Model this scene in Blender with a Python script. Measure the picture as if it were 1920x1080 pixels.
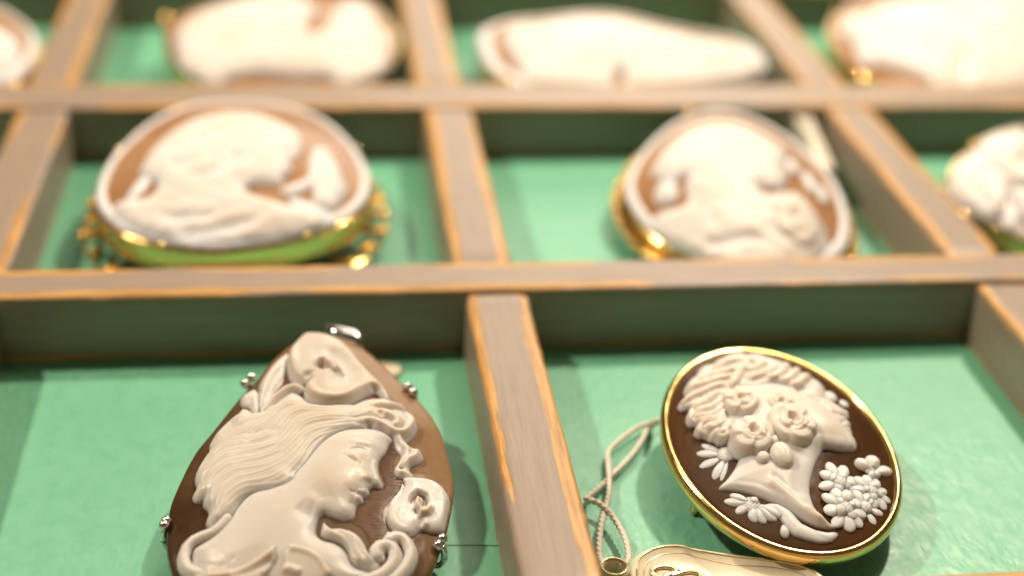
import bpy, math, random
import numpy as np
from mathutils import Matrix, Vector, Euler
random.seed(7); rng = np.random.default_rng(7)
scene = bpy.context.scene
for o in list(bpy.data.objects): bpy.data.objects.remove(o)
col = scene.collection
MM = 0.001

# ------------------------------------------------------------------ camera
CAM_F=2679.1687581264773
CAM_LOC=[-0.025592638613257362, -0.22318102452876792, 0.12573228008365178]
CAM_ROT=[1.0625182703671852, -0.04771999000102746, -0.12471261456377061]
TRAY={'h': 0.012791596840321849, 'dz': -0.0004535222076274868, 'H1f': -4.417481554611705e-14, 'H1b': 0.010425451326280762, 'H2f': 0.08727641086988339, 'H2b': 0.10150483066520727, 'H3f': 0.17922847505148382, 'VAm': -0.09225465750049335, 'VAf': -0.09277964487404751, 'VBn': -3.5548288161808564e-14, 'VBm': -0.0013436411442903538, 'VBf': -0.002294112850086806, 'VCn': 0.09688721632479522, 'VCm': 0.09565355493257115, 'VCf': 0.09490713813808074}

cam_d = bpy.data.cameras.new('camera'); cam = bpy.data.objects.new('camera', cam_d); col.objects.link(cam)
cam_d.sensor_width = 36.0; cam_d.lens = CAM_F / 1920 * 36.0
cam_d.clip_start = 0.01; cam_d.clip_end = 20.0
cam.location = CAM_LOC; cam.rotation_euler = CAM_ROT
cam_d.dof.use_dof = True; cam_d.dof.focus_distance = 0.2130; cam_d.dof.aperture_fstop = 6.8
cam_d.dof.aperture_blades = 9
scene.camera = cam
FZ = -TRAY['h']                                # height of the tray's lining; divider tops are at z = 0

# ------------------------------------------------------------------ light
world = bpy.data.worlds.new('World'); scene.world = world; world.use_nodes = True
bg = world.node_tree.nodes['Background']; bg.inputs[0].default_value = (1.0, 0.80, 0.56, 1); bg.inputs[1].default_value = 0.075
def lamp(name, loc, target, power, size, colour):
    d = bpy.data.lights.new(name, 'AREA'); d.shape = 'DISK'; d.size = size; d.energy = power; d.color = colour
    o = bpy.data.objects.new(name, d); col.objects.link(o); o.location = loc
    o.rotation_euler = (Vector(target) - Vector(loc)).to_track_quat('-Z', 'Y').to_euler(); return o
lamp('shop_spotlight_one', (-0.57, 0.22, 0.74), (0, 0.05, 0), 6.3, 0.055, (1.0, 0.87, 0.70))
lamp('shop_spotlight_two', (0.24, 0.26, 0.46), (0.04, 0.07, 0), 2.6, 0.036, (1.0, 0.87, 0.70))
lamp('overhead_fill', (0.20, 0.55, 1.15), (0.05, 0.08, 0), 4.0, 0.70, (1.0, 0.88, 0.68))  # soft overhead fill, added to ease the contrast on the carvings
lamp('back_sheen_fill', (0.30, 1.25, 0.52), (0.05, 0.10, 0), 3.8, 0.65, (1.0, 0.91, 0.76))  # unseen low lamp added behind the tray for a pale sheen on the lining

vs = scene.view_settings; vs.view_transform = 'Standard'; vs.look = 'None'; vs.gamma = 1.0; vs.use_curve_mapping = False; vs.exposure = 0.10
scene.render.engine = 'CYCLES'
cy = scene.cycles; cy.use_denoising = True; cy.max_bounces = 6; cy.diffuse_bounces = 3; cy.glossy_bounces = 3; cy.use_adaptive_sampling = True; cy.adaptive_threshold = 0.02; cy.sample_clamp_indirect = 6.0; cy.caustics_reflective = False; cy.caustics_refractive = False
try: cy.denoiser = 'OPENIMAGEDENOISE'
except Exception: pass

# ------------------------------------------------------------------ materials
def nt(name):
    m = bpy.data.materials.new(name); m.use_nodes = True; t = m.node_tree
    return m, t.nodes, t.links, t.nodes['Principled BSDF']
def N(ns, typ, **kw):
    n = ns.new(typ)
    for k, v in kw.items():
        if k in n.inputs.keys(): n.inputs[k].default_value = v
        else: setattr(n, k, v)
    return n
def math_n(ns, ls, op, a, b=None, c=None, clamp=False):
    n = ns.new('ShaderNodeMath'); n.operation = op; n.use_clamp = clamp
    for i, v in enumerate((a, b, c)):
        if v is None: continue
        if isinstance(v, (int, float)): n.inputs[i].default_value = v
        else: ls.new(v, n.inputs[i])
    return n.outputs[0]
def mixc(ns, ls, fac, a, b, blend='MIX'):
    n = ns.new('ShaderNodeMix'); n.data_type = 'RGBA'; n.blend_type = blend
    for s, v in ((n.inputs[0], fac), (n.inputs[6], a), (n.inputs[7], b)):
        if isinstance(v, (int, float)): s.default_value = v
        elif isinstance(v, tuple): s.default_value = (*v, 1)
        else: ls.new(v, s)
    return n.outputs[2]
def maprange(ns, ls, v, a, b, c=0.0, d=1.0, smooth=True):
    n = ns.new('ShaderNodeMapRange'); n.interpolation_type = 'SMOOTHSTEP' if smooth else 'LINEAR'
    ls.new(v, n.inputs[0])
    for i, x in zip((1, 2, 3, 4), (a, b, c, d)): n.inputs[i].default_value = x
    return n.outputs[0]
def noise(ns, ls, vec, scale, detail=3, rough=0.55, dist=0.0):
    n = N(ns, 'ShaderNodeTexNoise', Scale=scale, Detail=detail, Roughness=rough, Distortion=dist); ls.new(vec, n.inputs['Vector']); return n.outputs['Fac']
def mapping(ns, ls, vec, scale, loc=(0, 0, 0)):
    n = ns.new('ShaderNodeMapping'); n.inputs['Scale'].default_value = scale; n.inputs['Location'].default_value = loc; ls.new(vec, n.inputs['Vector']); return n.outputs[0]
def bump(ns, ls, bsdf, h, strength, dist):
    b = N(ns, 'ShaderNodeBump', Strength=strength, Distance=dist); ls.new(h, b.inputs['Height']); ls.new(b.outputs[0], bsdf.inputs['Normal']); return b

def mat_wood():
    m, ns, ls, p = nt('taupe_painted_wood')
    at = N(ns, 'ShaderNodeAttribute', attribute_name='edge').outputs['Fac']     # mm from the nearest top edge, negative on the side faces
    oi = ns.new('ShaderNodeObjectInfo'); tc = ns.new('ShaderNodeTexCoord')
    off = ns.new('ShaderNodeVectorMath'); off.operation = 'ADD'; ls.new(tc.outputs['Object'], off.inputs[0])
    cmb = ns.new('ShaderNodeCombineXYZ'); ls.new(math_n(ns, ls, 'MULTIPLY', oi.outputs['Random'], 7.0), cmb.inputs[0]); ls.new(cmb.outputs[0], off.inputs[1])
    v = off.outputs[0]
    long_n = noise(ns, ls, mapping(ns, ls, v, (45, 420, 420)), 1.0, 5, 0.62)
    fine_n = noise(ns, ls, mapping(ns, ls, v, (110, 1900, 1900)), 1.0, 4, 0.6)
    patch = noise(ns, ls, mapping(ns, ls, v, (28, 60, 60)), 1.0, 2, 0.5)
    ae = math_n(ns, ls, 'ABSOLUTE', math_n(ns, ls, 'SUBTRACT', at, 0.9))
    rub = maprange(ns, ls, noise(ns, ls, mapping(ns, ls, v, (16, 160, 160), (5, 2, 1)), 1.0, 3, 0.6), 0.36, 0.58, 0.35, 1.25)
    band = math_n(ns, ls, 'MULTIPLY', rub, maprange(ns, ls, ae, 0.0, 2.6, 1.0, 0.0))
    w = math_n(ns, ls, 'ADD', math_n(ns, ls, 'MULTIPLY', band, 0.50), math_n(ns, ls, 'MULTIPLY', long_n, 0.62))
    w = math_n(ns, ls, 'ADD', w, math_n(ns, ls, 'MULTIPLY', math_n(ns, ls, 'SUBTRACT', patch, 0.5), 0.85))
    w = math_n(ns, ls, 'ADD', w, math_n(ns, ls, 'MULTIPLY', math_n(ns, ls, 'SUBTRACT', fine_n, 0.5), 0.30))
    worn = maprange(ns, ls, w, 0.55, 0.61)
    # a few long scratches through the paint away from the edges
    scr = maprange(ns, ls, math_n(ns, ls, 'ADD', fine_n, math_n(ns, ls, 'MULTIPLY', patch, 0.35)), 0.86, 0.93, 0.0, 0.75)
    worn = math_n(ns, ls, 'MAXIMUM', worn, scr)
    side = maprange(ns, ls, at, -11.2, -12.4, 0.0, 1.0)                          # bare wood where the foot of the divider was never painted
    worn = math_n(ns, ls, 'MAXIMUM', worn, math_n(ns, ls, 'MULTIPLY', side, maprange(ns, ls, long_n, 0.38, 0.52)))
    grain = noise(ns, ls, mapping(ns, ls, v, (60, 1400, 1400)), 1.0, 6, 0.65)
    wood = mixc(ns, ls, maprange(ns, ls, grain, 0.3, 0.7), (0.40, 0.185, 0.045), (0.74, 0.41, 0.135))
    paint = mixc(ns, ls, maprange(ns, ls, grain, 0.25, 0.75), (0.295, 0.220, 0.168), (0.385, 0.288, 0.216))
    ls.new(mixc(ns, ls, worn, paint, wood), p.inputs['Base Color'])
    p.inputs['Roughness'].default_value = 0.42
    hgt = math_n(ns, ls, 'SUBTRACT', math_n(ns, ls, 'MULTIPLY', grain, 0.5), math_n(ns, ls, 'MULTIPLY', worn, 0.5))
    bump(ns, ls, p, hgt, 0.5, 0.00018)
    return m
def mat_lining():
    m, ns, ls, p = nt('mint_lining')
    tc = ns.new('ShaderNodeTexCoord'); v = tc.outputs['Object']
    n1 = noise(ns, ls, v, 22, 3); n2 = noise(ns, ls, mapping(ns, ls, v, (1, 1, 1), (3, 1, 0)), 320, 4, 0.6, 0.4)
    base = mixc(ns, ls, maprange(ns, ls, n1, 0.3, 0.7), (0.140, 0.452, 0.268), (0.164, 0.497, 0.298))
    sp = ns.new('ShaderNodeTexVoronoi'); sp.inputs['Scale'].default_value = 55; ls.new(v, sp.inputs['Vector'])
    rnd = ns.new('ShaderNodeSeparateColor'); ls.new(sp.outputs['Color'], rnd.inputs[0])
    speck = math_n(ns, ls, 'MULTIPLY', maprange(ns, ls, sp.outputs['Distance'], 0.075, 0.03), maprange(ns, ls, rnd.outputs[0], 0.86, 0.88))
    base = mixc(ns, ls, math_n(ns, ls, 'MULTIPLY', speck, 0.55), base, (0.20, 0.30, 0.12))
    ls.new(base, p.inputs['Base Color'])
    ls.new(maprange(ns, ls, n2, 0.3, 0.7, 0.44, 0.60), p.inputs['Roughness'])
    p.inputs['Specular IOR Level'].default_value = 1.0
    wr = ns.new('ShaderNodeTexVoronoi'); wr.feature = 'SMOOTH_F1'; wr.inputs['Scale'].default_value = 820; wr.inputs['Smoothness'].default_value = 0.6
    dv = ns.new('ShaderNodeVectorMath'); dv.operation = 'ADD'; ls.new(mapping(ns, ls, v, (1.0, 0.55, 1)), dv.inputs[0])
    nz = N(ns, 'ShaderNodeTexNoise', Scale=260.0, Detail=2.0); ls.new(v, nz.inputs['Vector'])
    sc = ns.new('ShaderNodeVectorMath'); sc.operation = 'SCALE'; ls.new(nz.outputs['Color'], sc.inputs[0]); sc.inputs['Scale'].default_value = 0.0022; ls.new(sc.outputs[0], dv.inputs[1]); ls.new(dv.outputs[0], wr.inputs['Vector'])
    patchy = maprange(ns, ls, noise(ns, ls, v, 45, 2), 0.40, 0.66, 0.25, 1.0)
    hgt = math_n(ns, ls, 'ADD', math_n(ns, ls, 'MULTIPLY', math_n(ns, ls, 'MULTIPLY', wr.outputs['Distance'], patchy), 0.9), math_n(ns, ls, 'MULTIPLY', n2, 0.25))
    bump(ns, ls, p, hgt, 0.42, 0.00036)
    return m
def mat_ivory(name, colr, thin, rough=0.30):
    """the pale layer of the shell; where it was carved thin the brown layer below tints it"""
    m, ns, ls, p = nt(name)
    at = N(ns, 'ShaderNodeAttribute', attribute_name='thick').outputs['Fac']
    tc = ns.new('ShaderNodeTexCoord'); n1 = noise(ns, ls, tc.outputs['Object'], 120, 3); n2 = noise(ns, ls, tc.outputs['Object'], 900, 3)
    c2 = tuple(x * y for x, y in zip(colr, (0.95, 0.90, 0.84)))
    c = mixc(ns, ls, maprange(ns, ls, n1, 0.35, 0.7), colr, c2)
    cool = (colr[0] * 1.02, colr[1] * 1.07, colr[2] * 1.16)
    c = mixc(ns, ls, maprange(ns, ls, at, 2.0, 0.7), c, cool)
    c = mixc(ns, ls, maprange(ns, ls, at, 0.55, 0.0), c, thin)
    ls.new(c, p.inputs['Base Color'])
    p.inputs['Specular IOR Level'].default_value = 0.35; p.inputs['Subsurface Weight'].default_value = 0.9; p.inputs['Subsurface Radius'].default_value = (1.0, 0.82, 0.66); p.inputs['Subsurface Scale'].default_value = 0.0015
    ls.new(maprange(ns, ls, n2, 0.3, 0.7, rough - 0.05, rough + 0.08), p.inputs['Roughness'])
    bump(ns, ls, p, n2, 0.10, 0.0001)
    return m
def mat_brown(name, dark, light, axis=None):
    m, ns, ls, p = nt(name)
    tc = ns.new('ShaderNodeTexCoord'); n1 = noise(ns, ls, tc.outputs['Object'], 60, 4, 0.6, 0.6); n2 = noise(ns, ls, tc.outputs['Object'], 700, 3)
    f = maprange(ns, ls, n1, 0.25, 0.75)
    if axis:                                     # lighter along the axis: light in the shell, painted into its brown
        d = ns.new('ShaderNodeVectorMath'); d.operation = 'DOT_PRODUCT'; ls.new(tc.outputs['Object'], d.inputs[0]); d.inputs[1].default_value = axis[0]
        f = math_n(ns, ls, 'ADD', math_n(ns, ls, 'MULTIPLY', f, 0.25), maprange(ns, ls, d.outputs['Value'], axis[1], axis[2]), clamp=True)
    ls.new(mixc(ns, ls, f, dark, light), p.inputs['Base Color'])
    p.inputs['Subsurface Weight'].default_value = 0.15; p.inputs['Subsurface Radius'].default_value = (1.0, 0.4, 0.15); p.inputs['Subsurface Scale'].default_value = 0.001
    ls.new(maprange(ns, ls, n2, 0.3, 0.7, 0.16, 0.26), p.inputs['Roughness'])
    p.inputs['Specular IOR Level'].default_value = 0.13; p.inputs['Coat Weight'].default_value = 0.0; p.inputs['Coat Roughness'].default_value = 0.12
    bump(ns, ls, p, n2, 0.05, 0.0001)
    return m
def mat_metal(name, c, rough=0.14, scr=0.15):
    m, ns, ls, p = nt(name)
    p.inputs['Base Color'].default_value = (*c, 1); p.inputs['Metallic'].default_value = 1.0
    tc = ns.new('ShaderNodeTexCoord'); n = noise(ns, ls, mapping(ns, ls, tc.outputs['Object'], (300, 300, 2400)), 1.0, 4)
    ls.new(maprange(ns, ls, n, 0.3, 0.7, rough * 0.6, rough * 1.7), p.inputs['Roughness'])
    bump(ns, ls, p, n, scr, 0.00006)
    return m
def mat_plain(name, c, rough=0.5, sss=0.0, nscale=800, nb=0.1):
    m, ns, ls, p = nt(name)
    tc = ns.new('ShaderNodeTexCoord'); n = noise(ns, ls, tc.outputs['Object'], nscale, 3)
    ls.new(mixc(ns, ls, maprange(ns, ls, n, 0.3, 0.7), c, tuple(x * 0.88 for x in c)), p.inputs['Base Color'])
    p.inputs['Roughness'].default_value = rough
    if sss: p.inputs['Subsurface Weight'].default_value = sss; p.inputs['Subsurface Radius'].default_value = (1, 0.7, 0.4); p.inputs['Subsurface Scale'].default_value = 0.0006
    bump(ns, ls, p, n, nb, 0.0001)
    return m
M = dict(wood=mat_wood(), lining=mat_lining(),
    ivory=mat_ivory('cream_shell_layer', (0.655, 0.585, 0.505), (0.38, 0.28, 0.235), 0.38),
    white=mat_ivory('white_shell_layer', (0.765, 0.70, 0.625), (0.40, 0.295, 0.25), 0.38),
    white_far=mat_ivory('pale_shell_layer', (0.82, 0.765, 0.71), (0.60, 0.40, 0.28), 0.45),
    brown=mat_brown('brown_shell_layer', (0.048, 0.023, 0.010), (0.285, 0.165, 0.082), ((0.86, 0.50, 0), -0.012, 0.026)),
    brown2=mat_brown('dark_brown_shell_layer', (0.050, 0.021, 0.007), (0.095, 0.042, 0.014)),
    greyish=mat_brown('pale_mauve_shell_layer', (0.34, 0.26, 0.22), (0.50, 0.40, 0.34)), engraved=mat_brown('engraved_brown_shell', (0.070, 0.031, 0.012), (0.145, 0.070, 0.030)), tan=mat_brown('tan_shell_layer', (0.33, 0.165, 0.075), (0.44, 0.245, 0.125)),
    gold=mat_metal('polished_gold', (0.95, 0.66, 0.25), 0.14, 0.35), deep_gold=mat_metal('deep_gold', (0.93, 0.52, 0.09), 0.16),
    silver=mat_metal('silver', (0.74, 0.71, 0.67), 0.15),
    cord=mat_plain('cotton_cord', (0.82, 0.73, 0.60), 0.8, 0.2), tag=mat_plain('cream_plastic', (0.80, 0.68, 0.47), 0.32, 0.3, 200, 0.04),
    foil=mat_metal('pale_gold_foil', (0.82, 0.66, 0.36), 0.20))

e_ = M['engraved'].node_tree.nodes['Principled BSDF']; e_.inputs['Coat Weight'].default_value = 0.0; e_.inputs['Specular IOR Level'].default_value = 0.07
for l_ in list(e_.inputs['Roughness'].links): M['engraved'].node_tree.links.remove(l_)
e_.inputs['Roughness'].default_value = 0.30
# ------------------------------------------------------------------ shape data: outlines and carving lines in millimetres, in each piece's own plane
FRAMES={"pendant": [[-0.027646, -0.045301, -0.005292], [0.122173, 0.0, 0.0]], "oval": [[0.045508, -0.047266, -0.004292], [0.1309, 0.017453, 0.0]], "midl": [[-0.042887, 0.046321, -0.000292], [0.061087, 0.0, 0.0]], "midr": [[0.063702, 0.048961, -0.003292], [0.139626, 0.0, 0.0]], "flowerr": [[0.122456, 0.03903, -0.001792], [0.122173, 0.0, 0.0]], "far0": [[-0.106115, 0.126022, -0.002792], [0.087266, 0.0, 0.0]], "far1": [[-0.035191, 0.13684, -0.000792], [0.10472, 0.0, 0.0]], "far2": [[0.053864, 0.125554, -0.002292], [0.069813, 0.0, 0.0]], "far3": [[0.148355, 0.134611, -0.000792], [0.10472, 0.0, 0.0]]}
SHAPES={
 'pendant':{
  'outline':[[1.54,33.04],[5.14,32.6],[7.0,30.92],[8.9,28.67],[10.68,26.17],[12.51,23.29],[13.88,20.88],[15.17,18.78],[16.19,16.99],[17.64,14.01],[18.76,11.49],[19.52,9.15],[20.05,7.23],[20.53,2.65],[21.04,-2.15],[20.9,-5.73],[20.17,-9.62],[18.99,-14.45],[17.89,-17.65],[16.84,-20.57],[15.54,-22.9],[12.27,-26.43],[7.4,-28.98],[0.9,-30.06],[-6.23,-29.23],[-11.98,-27.18],[-15.98,-24.28],[-18.23,-21.63],[-19.14,-19.9],[-20.04,-16.54],[-20.37,-13.96],[-20.51,-9.53],[-20.32,-6.29],[-19.62,-2.99],[-19.13,-1.08],[-18.43,1.54],[-17.25,5.03],[-15.83,7.86],[-14.26,11.01],[-12.28,15.12],[-11.66,16.39],[-10.14,19.09],[-8.67,21.58],[-6.93,25.07],[-5.05,28.09],[-3.56,29.89],[-1.61,31.84]],
  'lily_top':[[-3.87,23.51],[-3.5,25.99],[-2.55,28.35],[-1.41,30.48],[-0.09,31.13],[1.88,30.31],[3.19,29.4],[4.65,28.41],[5.93,27.08],[7.17,24.77],[8.22,22.19],[9.41,19.77],[10.61,17.7],[11.64,15.91],[12.19,14.32],[12.5,12.55],[11.91,11.82],[11.33,12.77],[10.74,13.59],[9.98,14.0],[9.01,13.27],[7.88,12.08],[6.44,10.52],[4.89,9.51],[3.21,9.23],[1.39,9.66],[0.18,10.52],[-0.74,11.75],[-1.12,13.44],[-1.05,15.06],[-0.58,15.82],[-1.83,16.2],[-2.93,17.39],[-3.55,19.11],[-3.85,21.33]],
  'leaf1':[[-3.68,26.74],[-4.82,26.0],[-5.92,24.58],[-7.17,22.39],[-8.2,19.45],[-8.35,16.72],[-8.17,13.12],[-7.78,10.47],[-7.19,11.33],[-6.47,13.53],[-5.74,15.54],[-4.68,17.46],[-4.23,19.68],[-3.95,22.59]],
  'lt_rim':[[-2.93,17.75],[-3.51,20.25],[-3.68,24.88],[-3.22,27.64],[-2.26,30.09],[-0.95,32.18],[0.55,32.79],[2.21,32.23],[3.36,31.06],[4.83,29.65],[6.11,28.32],[7.2,26.0]],
  'lt_rim2':[[7.2,26.0],[8.42,23.32],[9.77,20.6],[11.12,18.34],[11.97,16.07]],
  'lt_lip':[[-0.91,16.21],[-0.98,13.85],[-0.28,11.54],[1.09,10.13],[2.3,9.63],[3.98,9.56],[5.67,10.31],[7.41,11.87],[8.86,13.55]],
  'lt_bowl':[[-0.42,21.56],[1.18,21.88],[2.61,22.01],[3.41,21.85],[4.65,20.38],[5.55,18.24],[5.35,16.17],[3.78,15.61],[1.76,16.14]],
  'lt_spadix':[[0.38,19.05],[1.49,19.36],[2.59,19.41],[3.84,18.83],[2.74,18.69],[3.83,18.12],[4.59,17.19],[4.81,16.07]],
  'lt_hole':[[0.99,19.21],[1.93,18.25],[3.02,17.55],[2.86,17.29]],
  'lt_fold':[[-1.85,16.95],[-0.42,17.1],[0.68,17.79]],
  'lt_hole2':[[9.04,13.97],[10.0,14.54],[10.92,14.02],[11.36,13.35]],
  'leaf1_g':[[-4.75,22.69],[-5.81,19.82],[-6.68,16.55],[-7.52,12.85],[-7.77,10.75]],
  'leaf1_g2':[[-4.38,19.46],[-5.29,17.13],[-6.18,15.15],[-6.91,12.88]],
  'leaf1_r':[[-4.29,25.07],[-5.86,22.66],[-7.07,19.52],[-7.6,16.08],[-7.81,12.14]],
  'leaf2':[[-7.74,9.38],[-6.91,12.88],[-5.71,14.67],[-4.49,16.21],[-3.09,16.8],[-1.83,16.08],[-0.9,15.01],[-1.83,13.9],[-3.22,13.64],[-4.59,12.57],[-5.65,11.45],[-6.55,10.28]],
  'leaf2_r':[[-7.41,9.27],[-6.41,12.14],[-5.21,13.64],[-3.83,14.84],[-2.44,14.93],[-1.35,14.33]],
  'leaf3':[[-11.25,15.05],[-10.98,16.88],[-10.06,17.61],[-9.28,17.96],[-8.63,17.46],[-8.17,15.42],[-8.01,12.48],[-8.4,10.16],[-9.04,10.97],[-9.89,12.98],[-10.69,13.55]],
  'leaf3_r':[[-10.85,14.11],[-10.11,15.2],[-9.17,15.32],[-8.62,12.75],[-8.55,10.5]],
  'hair':[[-10.39,12.72],[-11.6,11.89],[-12.47,10.62],[-13.34,9.66],[-14.62,7.73],[-15.51,5.48],[-15.49,3.62],[-15.95,2.34],[-16.73,0.5],[-17.19,-1.19],[-17.21,-3.04],[-16.85,-4.56],[-17.15,-5.54],[-17.37,-6.55],[-16.94,-7.67],[-16.06,-7.94],[-15.71,-7.83],[-15.65,-8.98],[-14.92,-10.14],[-14.86,-10.26],[-14.76,-11.0],[-15.04,-12.31],[-14.9,-13.23],[-14.1,-14.08],[-13.48,-13.85],[-12.61,-13.77],[-11.64,-12.84],[-10.86,-11.73],[-10.22,-10.39],[-9.23,-9.4],[-7.85,-8.94],[-5.93,-9.15],[-4.16,-8.72],[-5.93,-9.44],[-4.38,-9.16],[-2.41,-7.95],[-0.98,-6.83],[-1.87,-6.23],[-0.43,-4.45],[0.59,-2.71],[1.48,-0.92],[2.98,1.25],[4.79,2.75],[6.46,3.55],[8.57,3.95],[10.54,3.94],[11.56,3.26],[12.31,3.07],[12.71,0.52],[13.32,-0.7],[12.76,-2.6],[12.17,-3.99],[12.33,-5.21],[13.48,-5.7],[15.3,-5.0],[14.7,-3.89],[14.67,-3.04],[15.78,-2.16],[16.73,-0.99],[16.92,0.26],[16.3,1.22],[15.28,1.85],[14.39,2.25],[14.73,2.85],[15.77,4.32],[16.44,6.68],[16.18,8.67],[15.04,10.42],[14.1,11.5],[12.92,12.95],[11.99,13.22],[10.73,13.14],[8.35,12.15],[5.98,10.31],[2.91,9.77],[1.39,10.28],[0.17,11.02],[-1.37,12.96],[-2.93,14.78],[-4.47,13.63],[-5.99,12.24],[-7.19,11.05],[-8.4,10.44]],
  'hr0':[[-9.65,12.56],[-10.85,9.65],[-12.3,10.19],[-13.64,9.07],[-14.99,6.13]],
  'hr1':[[-8.34,7.56],[-9.78,5.85],[-11.24,4.84],[-13.16,4.1],[-14.52,3.72],[-15.33,4.07]],
  'hr2':[[-5.26,4.3],[-6.86,2.77],[-9.06,2.39],[-11.17,3.26],[-13.09,2.74],[-14.56,2.04],[-15.91,1.41],[-16.97,-0.15],[-16.92,-2.73]],
  'hr3':[[-3.89,1.61],[-6.07,0.43],[-8.11,0.01],[-10.91,0.41],[-12.97,0.33],[-14.53,-0.78],[-15.78,-2.2],[-16.45,-3.66],[-16.15,-5.89],[-16.83,-6.98]],
  'hr4':[[-3.43,-0.26],[-5.31,-1.35],[-7.47,-2.23],[-9.79,-2.27],[-11.97,-2.16],[-13.54,-2.92],[-14.92,-4.42],[-15.39,-6.5],[-15.26,-8.45]],
  'hr5':[[-1.68,0.71],[-3.85,-2.18],[-5.99,-3.84],[-8.14,-4.22],[-10.3,-3.97],[-12.02,-4.28],[-13.42,-5.27],[-14.49,-7.0],[-14.55,-9.17],[-13.87,-11.4]],
  'hr6':[[-0.36,2.17],[-2.41,-1.22],[-4.13,-3.61],[-6.26,-5.05],[-8.53,-5.68],[-10.53,-5.83],[-12.19,-7.04],[-13.27,-8.55],[-13.64,-10.15],[-13.54,-12.15],[-14.39,-12.92]],
  'hr7':[[-0.52,0.05],[-1.83,-2.28],[-3.4,-4.83],[-5.24,-6.55],[-7.36,-7.17],[-9.63,-7.19],[-11.3,-8.06],[-12.38,-9.29],[-12.88,-10.96],[-13.88,-12.88],[-13.5,-13.72]],
  'hr8':[[-1.29,-3.85],[-1.26,-4.51],[-2.83,-7.0],[-4.81,-8.14],[-7.07,-8.17],[-9.47,-8.2],[-11.12,-9.37],[-12.32,-10.93],[-12.97,-12.23],[-12.88,-13.03]],
  'hr9':[[8.59,4.33],[6.47,4.01],[4.35,2.9],[2.54,1.62],[0.91,-0.42],[-0.28,-2.86],[-1.01,-4.57],[-1.88,-5.76]],
  'hr10':[[6.48,4.2],[3.76,3.1],[1.67,2.07],[-0.1,0.59],[-1.28,-1.67],[-2.72,-4.24]],
  'hr11':[[7.71,5.15],[5.28,4.4],[2.58,3.59],[0.35,2.91],[-1.57,1.36],[-3.31,-1.15],[-5.02,-3.09]],
  'hr12':[[7.15,6.62],[4.42,6.01],[1.42,5.75],[-0.97,5.05],[-2.75,3.31],[-4.06,1.19],[-5.92,-1.24]],
  'hr13':[[9.94,9.32],[7.41,7.12],[4.37,6.35],[1.67,6.34],[-0.59,6.14],[-2.08,4.86],[-3.11,3.14],[-3.98,1.43]],
  'hr14':[[5.98,10.63],[2.89,7.93],[1.38,7.85],[-1.34,8.52],[-3.15,7.88],[-4.49,6.66],[-5.51,4.89],[-6.66,3.43]],
  'hr15':[[-1.35,10.22],[-3.47,10.13],[-5.29,9.17],[-6.47,7.69],[-8.08,6.05],[-9.68,4.9]],
  'hr16':[[-5.91,9.59],[-7.53,10.85],[-8.91,8.18],[-10.43,8.48],[-11.96,8.53]],
  'curl1':[[6.5,5.01],[8.32,5.44],[9.84,5.43],[11.18,4.83],[12.5,3.91],[14.01,3.8],[15.19,5.41],[15.89,7.85],[15.37,10.43],[13.79,10.46],[11.87,9.75],[10.01,9.49],[8.43,8.37]],
  'curl2':[[9.59,6.9],[11.15,7.54],[12.51,7.11],[13.38,6.22],[13.16,5.04],[12.08,4.69]],
  'curl_g':[[7.71,5.04],[8.92,5.09],[10.28,5.01]],
  'curl_g2':[[9.9,6.95],[10.68,7.25],[11.43,7.03]],
  'flock1':[[12.5,3.79],[13.36,2.65],[14.18,1.2],[14.32,-0.29],[13.72,-1.71],[12.97,-1.95],[12.59,-3.4],[13.52,-5.09]],
  'flock2':[[14.29,2.97],[15.52,2.82],[16.29,1.62],[15.88,-0.77],[14.76,-1.83],[14.18,-2.76],[14.54,-3.22],[15.27,-3.58]],
  'flock_g':[[13.07,-2.63],[13.29,-3.97],[14.16,-4.37]],
  'bust':[[12.46,2.98],[11.83,1.81],[11.18,-0.24],[10.15,-2.19],[9.84,-3.95],[10.04,-5.77],[10.35,-6.94],[10.46,-7.77],[10.07,-8.29],[9.28,-8.2],[8.34,-8.58],[8.4,-9.46],[7.92,-10.01],[7.42,-10.41],[7.48,-11.12],[6.86,-11.62],[6.42,-12.11],[6.26,-12.85],[6.18,-13.67],[5.78,-14.5],[4.88,-14.97],[3.63,-14.62],[2.39,-14.07],[1.76,-13.85],[1.13,-14.25],[0.74,-15.48],[0.6,-17.02],[0.97,-17.78],[1.82,-18.32],[3.05,-18.72],[4.15,-19.47],[4.98,-20.59],[5.32,-21.69],[6.03,-22.61],[7.37,-23.08],[8.08,-23.7],[5.82,-25.61],[-0.24,-26.71],[-6.22,-26.48],[-15.41,-24.09],[-16.37,-21.62],[-16.66,-19.02],[-16.53,-16.98],[-15.02,-16.13],[-13.81,-15.38],[-12.62,-13.98],[-11.54,-12.83],[-10.72,-10.93],[-8.8,-8.46],[-4.56,-6.75],[-1.89,-2.81],[0.32,0.95],[4.07,4.19],[10.12,4.83]],
  'face_c':[[5.02,-6.54]],
  'cheek':[[3.82,-9.19]],
  'fore':[[9.38,1.59]],
  'brow':[[5.47,-0.15],[6.95,0.3],[8.43,0.19],[9.46,-0.16],[9.88,-0.73]],
  'socket':[[6.04,-0.69],[7.53,-0.27],[8.71,-0.41],[9.14,-0.78]],
  'lid':[[4.53,-2.54],[5.72,-1.66],[6.91,-1.05],[7.94,-1.22],[8.42,-2.28]],
  'eye':[[6.63,-3.02]],
  'lid2':[[4.37,-3.26],[5.24,-3.42],[6.24,-4.08],[7.09,-4.75]],
  'pit1':[[4.4,-2.96],[4.96,-3.04]],
  'pit2':[[6.8,-4.58],[7.45,-4.69]],
  'pit3':[[7.92,-2.53],[8.16,-3.19]],
  'nosew':[[7.86,-7.68]],
  'nostril':[[7.1,-7.85],[7.99,-7.86],[9.09,-7.59]],
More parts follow.
